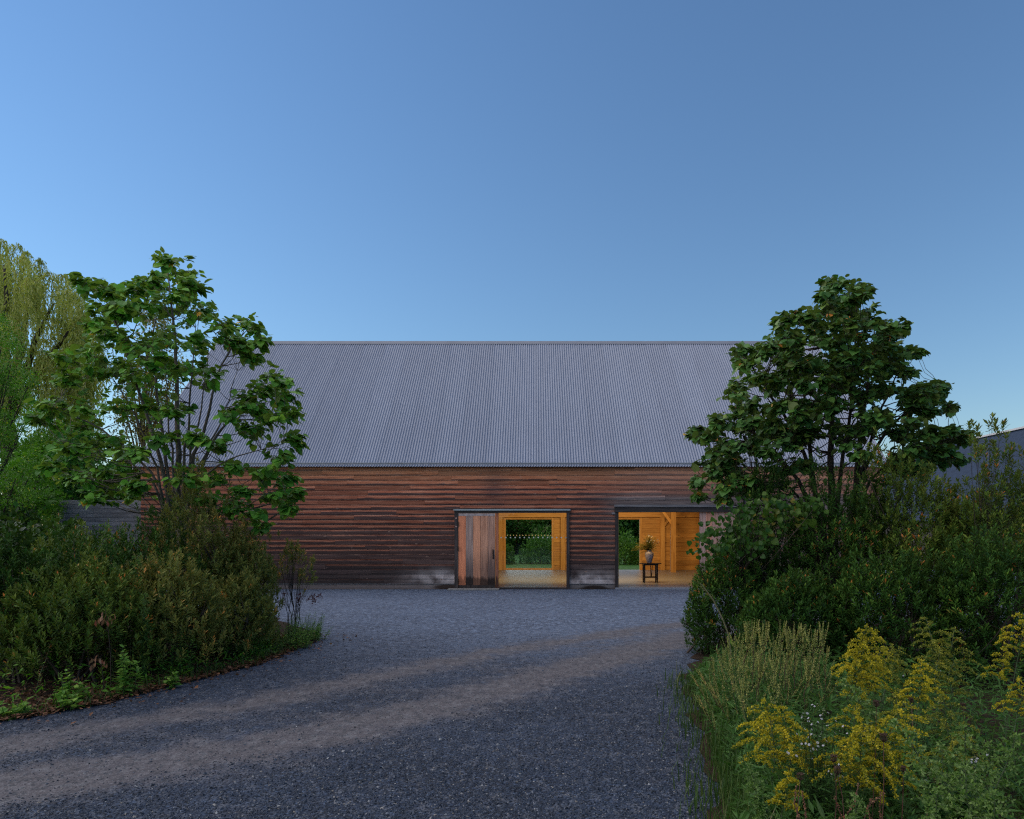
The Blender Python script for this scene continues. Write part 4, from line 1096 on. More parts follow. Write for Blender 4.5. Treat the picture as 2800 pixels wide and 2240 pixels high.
bayberry('bayberry shrub behind the front row, below the end of the fence', -8.4, 11.8, .95, .9, 1.8, 480, M_BAY, 108)
bayberry('bayberry shrub at the extreme left edge of the drive', -7.1, 9.2, .8, .7, 1.85, 470, M_BAY_D, 109, lo=.28)
bayberry('bayberry shrub hidden low behind the tall browning one', -6.6, 13.2, 1.2, .9, 1.9, 420, M_BAY, 110)
bayberry('bayberry shrub in the middle of the left bed', -6.5, 9.9, .8, .7, 1.95, 480, M_BAY_D, 111)
M_VINE = leaf_mat('vine_leaf', [(0, (0.017, 0.053, 0.008)), (.5, (0.032, 0.091, 0.012)), (.9, (0.077, 0.145, 0.018)), (1, (0.194, 0.167, 0.025))], (0.057, 0.098, 0.025), .4, .3)
bayberry('bright broad leaved bush at the left edge of the picture', -7.75, 9.8, .75, .9, 2.25, 330, M_VINE, 112, .095, 8, 'leafy_bush', tmpl=OVAL)
bayberry('tangle of green vines behind the left shrubs', -9.6, 13.2, 1.2, 1.1, 2.15, 480, M_VINE, 113, .10, 8, 'leafy_bush', tmpl=OVAL)
bayberry('green bush left of the board fence', -15.0, 19.0, 1.3, 1.3, 3.0, 420, M_VINE, 114, .12, 8, 'leafy_bush', tmpl=OVAL)

# the open little shrubs at the end of the left bed
def open_shrub(label, base, tips_px, d0, lmat, seed, red=None, nleaf=17, lsz=.056, mult=1.7):
    rg = np.random.default_rng(seed); root = empty('bayberry_shrub', base, label, 'shrub')
    b0 = np.array(base, float); sm = MB(); tips = []; dirs = []
    for (x, y, n) in tips_px:
        c = P(x, y, d0 + rg.uniform(-.3, .3)); fork = b0 + (c - b0) * rg.uniform(.35, .5) * np.array([.8, .8, 1]); fork[2] = max(.25, fork[2])
        sm.tube(curve(b0 + rg.normal(0, .03, 3) * [1, 1, 0], fork, rg.normal(0, .03, 3), 5), np.linspace(.009, .006, 5), 5)
        for _ in range(int(n * mult)):
            e = c + rg.normal(0, .10, 3) * [1, 1, .9]
            tips.append(e)
            if rg.random() < .5: sm.tube(curve(fork, e, rg.normal(0, .03, 3), 5), np.linspace(.0045, .0015, 5), 3, cap=False)
            dirs.append(unit((e - fork + rg.normal(0, .12, 3))[None])[0])
    fm = MB(); tips = np.array(tips); shoot_leaves(fm, tips, np.array(dirs), nleaf, lsz, np.full(len(tips), .14), rg.normal(.6, .15, len(tips)), rg)
    fm.obj('foliage', lmat, root, base=base, kind='stuff'); sm.obj('stems', M_TWIG, root, base=base)
    if red:
        rm = MB(); tp2 = np.array([P(x, y, d0 - .1) + rg.normal(0, .06, 3) for x, y in red for _ in range(5)])
        shoot_leaves(rm, tp2, unit(rg.normal(0, .5, (len(tp2), 3)) + [0, 0, .8]), 9, .05, np.full(len(tp2), .12), rg.normal(.5, .2, len(tp2)), rg)
        o = rm.obj('red_leaves', leaf_mat('red_leaf', [(0, (.06, .008, .010)), (.5, (.12, .016, .016)), (1, (.20, .05, .03))], None, .4, .25), root, base=base, kind='stuff')
    return root
open_shrub('thin open bayberry shrub with a dark red sprig at the end of the left bed', (-4.62, 13.0, 0), [(795, 1490, 9), (812, 1510, 8), (845, 1530, 7), (770, 1545, 6), (830, 1560, 6), (800, 1530, 7), (760, 1580, 5), (840, 1580, 4)], 13.0, M_BAY_B, 61, [(850, 1640), (862, 1628), (822, 1632), (770, 1628)])
open_shrub('thin open bayberry shrub left of the red sprigged one', (-5.0, 13.0, 0), [(705, 1520, 8), (720, 1545, 8), (690, 1560, 8), (735, 1480, 3), (730, 1560, 7), (670, 1530, 7), (700, 1590, 6)], 13.0, M_BAY_B, 62, [(690, 1585), (735, 1575), (650, 1570)])

# right bed
bayberry('dark bayberry shrub at the drive end of the right hedge', 3.42, 11.3, .72, .8, 1.9, 900, M_BAY_D, 201, lean=-.05)
bayberry('dark bayberry shrub below the broad leaved vine', 4.0, 11.6, .8, .8, 2.75, 900, M_BAY_D, 202)
bayberry('bayberry shrub in front of the trunks of the right linden', 4.95, 11.0, .9, .8, 2.95, 950, M_BAY_D, 203)
bayberry('tall rounded bayberry shrub right of the linden trunks', 5.95, 10.8, .95, .85, 2.98, 1100, M_BAY, 204)
bayberry('bayberry shrub at the right edge, below the distant barn', 7.0, 10.3, .95, .85, 2.82, 1050, M_BAY, 205)
bayberry('low black green bayberry shrub in front, behind the ragweed', 3.85, 9.9, .85, .6, 1.4, 780, M_BAY_D, 206)
bayberry('low dark bayberry shrub in front, behind the tallest goldenrod', 5.0, 9.5, .9, .65, 1.75, 760, M_BAY_D, 207)
bayberry('dark bayberry shrub in front at the right edge', 6.3, 9.2, .95, .7, 2.0, 700, M_BAY_D, 208)
bayberry('bayberry shrub at the back of the right hedge', 8.3, 12.2, 1.2, 1.0, 2.65, 800, M_BAY, 209)
open_shrub('slender tall bayberry sprouting above the right hedge against the distant barn', (6.55, 10.0, 0), [(2712, 1165, 10), (2700, 1200, 8), (2655, 1175, 4), (2665, 1215, 6), (2685, 1240, 8), (2745, 1245, 7), (2765, 1230, 4), (2790, 1255, 5), (2720, 1225, 8), (2700, 1270, 6)], 10.0, M_BAY, 63, lsz=.066, mult=.8)
def sprig(label, px, py, d, seed):
    rg = np.random.default_rng(seed); b0 = np.array([3.0, 11.0, .15])
    return b0
bayberry('low spreading bayberry branch reaching over the drive edge', 2.9, 11.6, .28, .45, .9, 130, M_BAY_D, 210, lean=-.12)

def vine_bush():
    rg = np.random.default_rng(71); base = (3.5, 10.7, 0); d0 = 10.6
    root = empty('climbing_vine', base, 'broad heart leaved vine climbing over the left top of the right hedge', 'vine')
    O, D, N_, S_, T_ = [], [], [], [], []; sm = MB()
    pts = [(1925, 1470), (1960, 1440), (1990, 1410), (2020, 1395), (2050, 1385), (2080, 1370), (2110, 1395), (2140, 1375), (2165, 1385), (2000, 1450), (2040, 1430), (2080, 1420), (2120, 1430), (1950, 1490), (1990, 1480), (2030, 1470), (2080, 1465), (2150, 1420), (2190, 1400), (2060, 1500), (2110, 1480), (1910, 1500), (1970, 1520), (2020, 1515), (2230, 1385), (2210, 1430), (1935, 1445)]
    for x, y in pts:
        c = P(x, y, d0 + rg.uniform(-.25, .2)); a = np.array([3.4 + rg.normal(0, .4), 10.9, 1.2])
        sm.tube(curve(a, c, rg.normal(0, .1, 3), 6), np.linspace(.009, .003, 6), 3)
        n = 15; o = c + rg.normal(0, .085, (n, 3)); O.append(o); D.append(unit(rg.normal(0, .5, (n, 3)) + [0, -.5, -.75])); N_.append(unit(rg.normal(0, .4, (n, 3)) + [0, -.75, .7])); S_.append(.074 * rg.lognormal(0, .2, n)); T_.append(rg.normal(.5, .2) + rg.normal(0, .17, n))
    O, D, N_, S_, T_ = map(np.concatenate, (O, D, N_, S_, T_))
    order = np.argsort(O[:, 1])[:240]; rest = np.setdiff1d(np.arange(len(O)), order)
    fm = MB(); put_leaves(fm, HEART, O[rest], D[rest], N_[rest], S_[rest], T_[rest]); fm.obj('foliage', M_VINE, root, base=base, kind='stuff')
    mes = []
    for k in range(8):
        b_ = MB(); put_leaves(b_, HEART, np.zeros((1, 3)), np.array([[0, 1.0, 0]]), np.array([[0, 0, 1.0]]), np.ones(1), np.array([.12 + .1 * k])); mes.append(b_.mesh('leaf', M_VINE))
    X, Y, Z = frames(D, N_)
    for i in order:
        o = link('leaf', mes[int(np.clip(T_[i], 0, .79) * 10)], root); M = Matrix((X[i], Y[i], Z[i])).transposed().to_4x4() @ Matrix.Scale(S_[i], 4); M.translation = Vector(O[i] - np.asarray(base)); o.matrix_local = M
    sm.obj('stems', M_TWIG, root, base=base)
vine_bush()

# ------------------------------------------------------------------ wild flowers and weeds at the right front
M_GSTEM = plain('green_stem', (.05, .075, .025), .6)
M_RSTEM = plain('reddish_stem', (.10, .035, .025), .7)
M_GOLD = leaf_mat('goldenrod_florets', [(0, (0.167, 0.184, 0.024)), (.4, (0.374, 0.319, 0.022)), (.75, (0.571, 0.444, 0.024)), (1, (0.689, 0.522, 0.039))], None, .6, .3)
M_GOLDG = leaf_mat('fading_goldenrod_florets', [(0, (0.098, 0.137, 0.028)), (.5, (0.210, 0.225, 0.035)), (1, (0.420, 0.354, 0.042))], None, .6, .3)
M_WEED = leaf_mat('weed_leaf', [(0, (0.029, 0.081, 0.017)), (.5, (0.058, 0.143, 0.026)), (1, (0.104, 0.218, 0.042))], (0.096, 0.160, 0.054), .5, .3)
M_RAG = leaf_mat('ragweed_spikes', [(0, (0.180, 0.203, 0.064)), (.5, (0.345, 0.359, 0.104)), (.9, (0.527, 0.483, 0.155)), (1, (0.659, 0.405, 0.175))], None, .6, .25)
M_MUG = leaf_mat('pale_mugwort_leaf', [(0, (0.055, 0.113, 0.019)), (.5, (0.116, 0.205, 0.040)), (1, (0.231, 0.324, 0.090))], (0.154, 0.232, 0.071), .6, .3)
M_PETAL = leaf_mat('aster_petals', [(0, (0.468, 0.442, 0.589)), (1, (0.637, 0.620, 0.760))], None, .6, .3)
M_SEED = plain('brown_seed_head', (.085, .045, .025), .85)
M_GRASS = leaf_mat('grass_blade', [(0, (0.027, 0.060, 0.015)), (.5, (0.054, 0.103, 0.024)), (.85, (0.108, 0.140, 0.043)), (1, (0.238, 0.184, 0.097))], None, .5, .3)
M_DRY = leaf_mat('dry_leaf', [(0, (0.057, 0.027, 0.017)), (.4, (0.142, 0.065, 0.034)), (.75, (0.257, 0.123, 0.067)), (.95, (0.418, 0.228, 0.133)), (1, (0.380, 0.095, 0.057))], None, .7, .15)

def stem_line(h, lean, rg, n=8, wob=.02):
    t = np.linspace(0, 1, n)
    return np.stack([lean[0] * t ** 1.7 + rg.normal(0, wob, n) * t, lean[1] * t ** 1.7 + rg.normal(0, wob, n) * t, h * t], 1)

def lance_leaves(fm, line, rg, n, lsz, t0=.1, t1=.95, taper=True, wid=.8, tmpl=SLIM, tint=.5, droop=-.25):
    tt = rg.uniform(t0, t1, n); tl = np.linspace(0, 1, len(line))
    O = np.stack([np.interp(tt, tl, line[:, k]) for k in range(3)], 1)
    a = np.arange(n) * 2.4 + rg.random(n); D = np.stack([np.cos(a), np.sin(a), rg.normal(.25, .3, n)], 1)
    s = lsz * rg.lognormal(0, .2, n) * (1.15 - .6 * tt if taper else 1)
    put_leaves(fm, tmpl, O, D, np.stack([np.zeros(n), np.zeros(n), np.ones(n)], 1) + rg.normal(0, .35, (n, 3)), s, tint + rg.normal(0, .2, n), wid)

def goldenrod(name, label, group, h, ph, pw, lean, mat_, seed, nb=26, dens=34, base=(0, 0, 0), onesided=.6, stems=1):
    """stem, leaves and an arching one-sided plume of many tiny florets"""
    rg = np.random.default_rng(seed); root = empty(name, base, label, 'wildflower', group)
    sm, fm, pm_ = MB(), MB(), MB()
    for q in range(stems):
        L0 = np.array(lean) + (rg.normal(0, .10, 2) if stems > 1 else 0); hh = h * (1 if q == 0 else rg.uniform(.78, .98))
        off = np.array([rg.normal(0, .05), rg.normal(0, .05), 0]) if q else np.zeros(3)
        line = stem_line(hh, L0, rg) + off; sm.tube(line, np.linspace(.006, .002, 8), 4)
        lance_leaves(fm, line, rg, int(58 * hh), .105, .08, .86, True, .85)
        tl = np.linspace(0, 1, 8)
        for b in range(nb):
            u = b / (nb - 1); z = hh - ph * (1 - u ** 1.0)
            t = z / hh; p0 = np.array([np.interp(t, tl, line[:, k]) for k in range(3)])
            a = b * 2.4 + rg.normal(0, .4); ln = pw * .62 * ((1 - u) ** .7 * .95 + .10) * rg.uniform(.75, 1.15)
            if u < .18: ln *= .55 + 2.2 * u
            d = np.array([math.cos(a), math.sin(a), 0]); s = np.linspace(0, 1, 7)
            br = p0 + d * (ln * s)[:, None] + np.array([0, 0, 1.0]) * (ln * (.75 * s - .78 * s ** 2.2))[:, None] + np.array([*L0, 0]) * .15 * s[:, None]
            sm.tube(br, np.linspace(.0022, .0008, 7), 3, cap=False)
            m_ = max(8, int(dens * ln / (pw * .5) * 1.25)); ts = rg.uniform(.12, 1.02, m_)
            O = np.stack([np.interp(ts, s, br[:, k]) for k in range(3)], 1)
            up = rg.normal(0, .55, (m_, 3)) + [0, 0, onesided]
            O = O + unit(up) * rg.uniform(.002, .009, (m_, 1))
            for _ in range(2):
                put_leaves(pm_, DIAM, O + rg.normal(0, .003, O.shape), unit(up + rg.normal(0, .6, (m_, 3))), rnd_dir(m_), rg.uniform(.009, .017, m_), rg.normal(.5, .2) + rg.normal(0, .18, m_), 1.1)
    sm.obj('stem', M_GSTEM, root); fm.obj('foliage', M_WEED, root, kind='stuff'); pm_.obj('flower_plume', mat_, root, kind='stuff')
    return root

def at(px, py, d): return P(px, py, d)
def grod(label, px, py, d, ph, pw, lean, mat_, seed, nb=26, dens=34, stems=1, group=None, one=.6):
    tip = P(px, py, d); goldenrod('goldenrod', label, group, tip[2], ph, pw, lean, mat_, seed, max(12, int(nb * .78)), dens * 1.45, (tip[0] - lean[0], d - lean[1], 0), one, stems)
grod('large feathery goldenrod plume, tallest beside the ragweed', 2335, 1706, 5.6, .46, .44, (.10, -.05), M_GOLD, 301, 34, 50, 3)
grod('bright yellow tiered goldenrod plume with neat arching branches', 2515, 1808, 5.0, .32, .36, (.06, -.02), M_GOLD, 302, 24, 60)
grod('dull olive goldenrod plume against the dark shrubs at the right', 2548, 1690, 6.2, .42, .46, (-.12, .0), M_GOLDG, 303, 28, 40, 2)
grod('wide low goldenrod plume nearest the gravel edge', 2130, 1915, 4.5, .42, .48, (-.05, -.04), M_GOLD, 304, 28, 48, 3)
grod('broad goldenrod clump in the middle, over the white asters', 2372, 1915, 4.2, .44, .50, (.05, -.05), M_GOLD, 305, 32, 46, 4)
grod('spreading olive goldenrod right of the white asters', 2612, 1902, 4.8, .32, .46, (.03, -.02), M_GOLDG, 306, 24, 44, 2)
grod('small goldenrod plume near the right edge', 2740, 1762, 5.6, .30, .26, (-.03, 0), M_GOLD, 307, 20, 38)
grod('drooping goldenrod plume cut by the right edge', 2800, 1668, 5.2, .34, .36, (.12, -.05), M_GOLD, 308, 24, 44)
grod('goldenrod plume low at the right edge', 2790, 1855, 5.0, .28, .34, (.04, 0), M_GOLD, 309, 22, 44)
grod('small low goldenrod plume near the bottom', 2146, 2105, 4.0, .24, .22, (.02, -.02), M_GOLD, 310, 18, 40)
grod('greenish goldenrod behind the tallest plume', 2425, 1765, 6.5, .34, .40, (.06, 0), M_GOLDG, 311, 24, 36, 2)
grod('slim olive goldenrod between the two brightest plumes', 2445, 1886, 5.0, .28, .26, (-.03, 0), M_GOLDG, 312, 20, 36)
grod('faded goldenrod behind the bright tiered plume', 2590, 1775, 5.9, .30, .34, (.08, 0), M_GOLDG, 313, 22, 36, 2)

# ragweed: prototypes, then copies
def ragweed(seed, h, lean, label, group):
    rg = np.random.default_rng(seed); root = empty('ragweed', (0, 0, 0), label, 'weed', group)
    sm, fm, pm_ = MB(), MB(), MB(); line = stem_line(h * .86, lean, rg); sm.tube(line, np.linspace(.006, .0025, 8), 4)
    tl = np.linspace(0, 1, 8)
    lance_leaves(fm, line, rg, 44, .085, .05, .8, True, .7)
    for b in range(10):
        u = rg.uniform(.15, .95) if b else 1.0
        p0 = np.array([np.interp(u, tl, line[:, k]) for k in range(3)])
        a = rg.uniform(0, 6.283); r = rg.uniform(.06, .26) * (1.25 - u); ln = rg.uniform(.30, .50)
        up = min(h * 1.02, p0[2] + ln) - p0[2]
        s = np.linspace(0, 1, 6); br = p0 + np.stack([np.cos(a) * r * s ** .7 + lean[0] * .35 * s, np.sin(a) * r * s ** .7, up * s], 1)
        sm.tube(br, np.linspace(.003, .0012, 6), 3, cap=False)
        m_ = 105; ts = np.sort(rg.uniform(.12, 1.03, m_)); O = np.stack([np.interp(ts, s, br[:, k]) for k in range(3)], 1)
        D = rnd_dir(m_, .4) + [0, 0, -.35]
        put_leaves(pm_, DIAM, O, D, rnd_dir(m_), .016 * (1.25 - .75 * ts), np.clip(rg.normal(.5, .22), 0, 1) + rg.normal(0, .13, m_), 1.2)
        lance_leaves(fm, br, rg, 6, .05, 0, .5, False, .6)
    sm.obj('stem', M_RSTEM if seed % 2 else M_GSTEM, root); fm.obj('foliage', M_WEED, root, kind='stuff'); pm_.obj('flower_spikes', M_RAG, root, kind='stuff')
    return root
RLAB = 'upright ragweed stalk with slender green tan spikes beside the gravel'
rags = [ragweed(401 + k, h, l, RLAB, 'ragweed stalks between the gravel and the goldenrod') for k, (h, l) in enumerate([(1.12, (.02, 0)), (1.02, (-.05, 0)), (1.15, (.05, 0)), (.98, (-.16, 0)), (.86, (-.30, -.02))])]
rg = np.random.default_rng(44); first = set()
RPX = [(1905, 1850, 7.3, 4), (1925, 1835, 7.0, 4), (1945, 1800, 7.4, 3), (1965, 1775, 7.0, 3), (1985, 1745, 7.5, 3), (2005, 1735, 7.1, 1), (2022, 1745, 7.6, 1), (2040, 1705, 7.0, 0), (2052, 1720, 7.4, 1), (2066, 1698, 7.2, 2), (2080, 1712, 6.8, 0), (2094, 1702, 7.5, 2), (2108, 1735, 7.0, 1),
       (2124, 1755, 7.3, 0), (2140, 1702, 7.2, 2), (2152, 1725, 6.9, 0), (2166, 1718, 7.4, 1), (2180, 1708, 7.1, 2), (2195, 1712, 7.5, 0), (2212, 1725, 6.9, 1), (2228, 1725, 7.3, 2), (2245, 1705, 7.6, 0), (1990, 1810, 6.5, 3), (2030, 1800, 6.3, 1), (2075, 1790, 6.4, 0), (2115, 1800, 6.2, 1), (2160, 1795, 6.4, 2), (2205, 1800, 6.3, 0), (1950, 1870, 6.6, 4), (1915, 1900, 6.3, 4), (2020, 1860, 6.0, 3), (2260, 1770, 6.8, 2)]
for (x, y, d, k) in RPX:
    tip = P(x, y, d)
    if k in first: o = copy_tree(rags[k])
    else: o = rags[k]; first.add(k)
    hk = [1.12, 1.02, 1.15, .98, .86][k]; lx = [.02, -.05, .05, -.16, -.30][k]
    s = tip[2] / hk; o.scale = (s, s, s); o.location = (tip[0] - lx * s, d, 0); o.rotation_euler = (0, 0, rg.uniform(-.35, .35))

# mugwort: pale lumpy spires, nearest the camera
def mugwort(seed, h, lean, label, group):
    rg = np.random.default_rng(seed); root = empty('mugwort', (0, 0, 0), label, 'weed', group)
    sm, fm, pm_ = MB(), MB(), MB(); line = stem_line(h, lean, rg, 8, .012); sm.tube(line, np.linspace(.006, .002, 8), 4); tl = np.linspace(0, 1, 8)
    lance_leaves(fm, line, rg, 110, .07, .05, .7, True, 1.0, MAPLE)
    for b in range(34):
        u = .45 + .55 * b / 33; p0 = np.array([np.interp(u, tl, line[:, k]) for k in range(3)])
        a = b * 2.4 + rg.normal(0, .3); ln = .105 * (1.12 - u) ** .8 + .022; d = np.array([math.cos(a), math.sin(a), 0]); s = np.linspace(0, 1, 5)
        br = p0 + d * (ln * s)[:, None] + np.array([0, 0, 1.0]) * (ln * (.9 * s - .75 * s ** 2))[:, None]
        sm.tube(br, [.002, .0018, .0015, .001, .001], 3, cap=False)
        m_ = int(18 + 90 * ln); ts = rg.uniform(.15, 1.05, m_); O = np.stack([np.interp(ts, s, br[:, k]) for k in range(3)], 1) + rg.normal(0, .005, (m_, 3))
        put_leaves(pm_, LANCE, O, rnd_dir(m_) + d * .6 + [0, 0, .2], rnd_dir(m_), rg.uniform(.014, .026, m_), .5 + rg.normal(0, .2, m_), 1.5)
    sm.obj('stem', M_GSTEM, root); fm.obj('foliage', M_WEED, root, kind='stuff'); pm_.obj('leafy_spire', M_MUG, root, kind='stuff')
    return root
MLAB = 'pale grey green mugwort spire at the bottom right'
muP = [(.95, (.05, 0)), (.90, (-.22, 0)), (1.0, (.20, 0)), (.85, (-.05, .05))]
mugs = [mugwort(501 + k, h, l, MLAB, 'mugwort spires nearest the camera') for k, (h, l) in enumerate(muP)]
first = set()
MPX = [(2045, 2080, 3.9, 1), (2335, 1870, 4.3, 1), (2480, 1985, 3.5, 1), (2640, 1990, 3.5, 0), (2660, 2115, 3.1, 3), (2705, 2035, 3.6, 0), (2590, 2050, 3.6, 3), (2780, 2010, 3.4, 2), (2560, 2160, 3.1, 0), (2720, 2170, 3.0, 0), (2350, 2190, 3.3, 3)]
MUL = ['pale mugwort spire leaning left at the gravel edge, below the low goldenrod', 'pale mugwort spire leaning across the middle goldenrod clump', 'bent pale mugwort spire right of the middle goldenrod clump', 'upright pale mugwort spire at the right, in front of the olive goldenrod',
       'short blurred mugwort spire at the bottom right corner', 'stout mugwort spire second from the right edge', 'mugwort spire between the aster patch at the right and the bottom edge', 'pale mugwort spire touching the right edge',
       'low mugwort spire right of the dry brown spikes', 'lowest mugwort spire at the bottom edge, right of centre', 'short mugwort spire left of the dry brown spikes']
for q, (x, y, d, k) in enumerate(MPX):
    tip = P(x, y, d); o = copy_tree(mugs[k]) if k in first else mugs[k]; first.add(k)
    s = max(.3, tip[2]) / muP[k][0]; o.scale = (s, s, s); rz = rg.uniform(-.4, .4); o.rotation_euler = (0, 0, rz); l = muP[k][1]
    o['label'] = MUL[min(q, len(MUL) - 1)]
    o.location = (tip[0] - s * (l[0] * math.cos(rz) - l[1] * math.sin(rz)), d - s * (l[0] * math.sin(rz)), 0)

LML = ['pale tipped mugwort standing above the bayberry in front of the fence', 'pale tipped mugwort in the middle of the left shrubs', 'pale tipped mugwort over the drive side of the left shrubs', 'pale tipped mugwort under the left linden', 'pale tipped mugwort near the left edge, among the yellow tipped bayberry', 'low pale tipped mugwort at the foot of the left shrubs']
for q, (x, y, d, k) in enumerate([(280, 1440, 10.6, 0), (334, 1545, 9.4, 3), (392, 1628, 9.0, 0), (376, 1522, 9.9, 3), (150, 1520, 9.3, 0), (430, 1600, 9.6, 3)]):
    tip = P(x, y, d); o = copy_tree(mugs[k]); o['label'] = LML[q]; o['group'] = 'mugwort among the left shrubs'; s = tip[2] / muP[k][0]; o.scale = (s * .7, s * .7, s); o.location = (tip[0], d, 0); o.rotation_euler = (0, 0, q)

# white asters
def aster(label, spots, base, seed):
    rg = np.random.default_rng(seed); root = empty('aster', base, label, 'wildflower'); sm, fm = MB(), MB(); b0 = np.array(base, float)
    fl = MB(); a = np.arange(10) * math.pi / 5
    for r, s in ((.35, 1), ):
        V = [(0, 0, .12)] + [(math.cos(t + e) * q, math.sin(t + e) * q, .02 if q < .9 else 0) for t in a for e, q in ((-.2, .98), (.2, .98), (.31, .4))]
        fl.add(V, [(0, 1 + 3 * k + 2 - 3 if k else 30, 1 + 3 * k, 1 + 3 * k + 1, 1 + 3 * k + 2) for k in range(10)], .6)
    me = fl.mesh('flower', M_PETAL)
    cb = MB(); cb.lathe([(.30, .05), (.26, .2), (.08, .26)], (0, 0, 0), 8); cme = cb.mesh('flower_centre', M_GOLD)
    for (x, y, d) in spots:
        p = P(x, y, d); q = b0 + (p - b0) * np.array([.6, .6, .5]); line = np.vstack([curve(b0, q, (0, 0, .02), 4), curve(q, p, (0, 0, .02), 4)[1:]])
        sm.tube(line, np.linspace(.003, .0012, 7), 3, cap=False); lance_leaves(fm, line, rg, 14, .05, .1, .98, True, .8)
        o = link('flower', me, root); s = rg.uniform(.0062, .0092); o.scale = (s, s, s); o.location = tuple(p - b0); o.rotation_euler = (rg.uniform(.3, 1.1), rg.uniform(-.5, .5), rg.uniform(0, 6))
        c = link('flower_centre', cme, o)
    sm.obj('stem', M_GSTEM, root, base=base); fm.obj('foliage', M_WEED, root, base=base, kind='stuff')
rg2 = np.random.default_rng(8)
def cluster(cx, cy, sx, sy, d, n): return [(cx + rg2.normal(0, sx), cy + rg2.normal(0, sy), d + rg2.uniform(-.2, .2)) for _ in range(n)]
c0 = P(2250, 2010, 4.3)
aster('white aster cluster between the two low goldenrod clumps', cluster(2245, 1985, 28, 26, 4.35, 44) + cluster(2225, 2045, 36, 30, 4.2, 26) + cluster(2290, 2120, 14, 10, 4.1, 8) + cluster(2205, 1960, 14, 8, 4.3, 8), (c0[0], 4.4, 0), 81)
c1 = P(2670, 2080, 4.2)
aster('white asters low near the right edge', cluster(2680, 2080, 26, 14, 4.2, 14) + cluster(2550, 2140, 16, 14, 4.0, 5), (c1[0], 4.3, 0), 82)
c2 = P(2530, 1850, 5.4)
aster('few white asters around the bright tiered goldenrod', [(2538, 1816, 5.3), (2495, 1870, 5.2), (2572, 1835, 5.4), (2470, 1848, 5.4), (2540, 1880, 5.2), (2312, 1876, 5.0), (2287, 1892, 4.9)], (c2[0], 5.5, 0), 83)

# Queen Anne's lace gone to seed
def seed_head(label, px, py, d, rz, size, group):
    tip = P(px, py, d); rg = np.random.default_rng(int(px)); base = (tip[0] - .05, d, 0); root = empty('seed_head', base, label, 'wildflower', group)
    b = MB(); top = np.array([.05, 0, tip[2]]); b.tube(curve(np.zeros(3), top, rg.normal(0, .04, 3), 6), np.linspace(.004, .002, 6), 4); b.obj('stem', M_RSTEM, root)
    b = MB()
    for k in range(26):
        a = k * 2.4; r = size * math.sqrt((k + 1) / 26)
        p1 = top + np.array([math.cos(a) * r * 1.0, math.sin(a) * r, size * .7]); p2 = top + np.array([math.cos(a) * r * .75, math.sin(a) * r * .75, size * 1.6])
        b.tube(np.array([top, p1, p2]), [.0015, .0014, .001], 3, cap=False)
        for _ in range(5): b.tube(np.array([p2, p2 + rg.normal(0, .3, 3) * size * .5 + [0, 0, size * .15]]), [.0018, .0022], 3)
    b.obj('umbel', M_SEED, root)
SG = 'brown curled seed heads among the goldenrod'
for (x, y, d, s, lb) in [(2396, 1935, 4.1, .022, 'brown seed head above the middle goldenrod clump'), (2416, 2030, 3.9, .026, 'largest brown seed head in front of the middle goldenrod clump'), (2280, 2085, 3.9, .022, 'tan seed head under the white asters'), (2290, 2118, 3.8, .022, 'tan seed head low in the aster cluster'), (2188, 2135, 3.8, .022, 'brown seed head bottom left of the asters'),
                         (2470, 2112, 3.9, .018, 'dark seed head right of the aster cluster'), (2564, 2148, 3.7, .02, 'dark seed head among the mugwort spires'), (2492, 1922, 4.9, .018, 'dark seed head below the bright tiered goldenrod'), (2634, 1938, 4.8, .02, 'dark seed head beside the spreading olive goldenrod')]:
    seed_head(lb, x, y, d, 0, s, SG)

# reddish dock-like spikes at the bottom
def dock(label, px, py, d, lean, seed):
    tip = P(px, py, d); rg = np.random.default_rng(seed); root = empty('dry_weed', (tip[0] - lean, d, 0), label, 'weed', 'dry brown weed spikes at the bottom')
    sm, pm_ = MB(), MB(); line = stem_line(tip[2], (lean, 0), rg); sm.tube(line, np.linspace(.004, .002, 8), 4)
    m_ = 130; ts = rg.uniform(.5, 1.02, m_); tl = np.linspace(0, 1, 8); O = np.stack([np.interp(ts, tl, line[:, k]) for k in range(3)], 1)
    put_leaves(pm_, DIAM, O, rnd_dir(m_) + [0, 0, .5], rnd_dir(m_), .014 * (1.4 - ts * .7), rg.normal(.7, .15, m_)); sm.obj('stem', M_RSTEM, root); pm_.obj('spike', M_DRY, root, kind='stuff')
for k, (x, y, d, l) in enumerate([(2170, 2150, 3.6, -.05), (2200, 2165, 3.5, .02), (2330, 2145, 3.5, .08), (2290, 2175, 3.4, .03), (2385, 2160, 3.5, .04), (2415, 2170, 3.4, .05), (2365, 2190, 3.4, .02)]):
    dock(['dry brown weed spike at the bottom, nearest the gravel', 'dry weed spike second from the gravel at the bottom', 'tall rusty weed spike left of a close group at the bottom', 'short dry spike just below the asters at the bottom', 'leaning dry spike in the middle of the close bottom group', 'dry spike at the right end of the close bottom group', 'lowest dry spike in the close bottom group'][k], x, y, d, l, 700 + k)

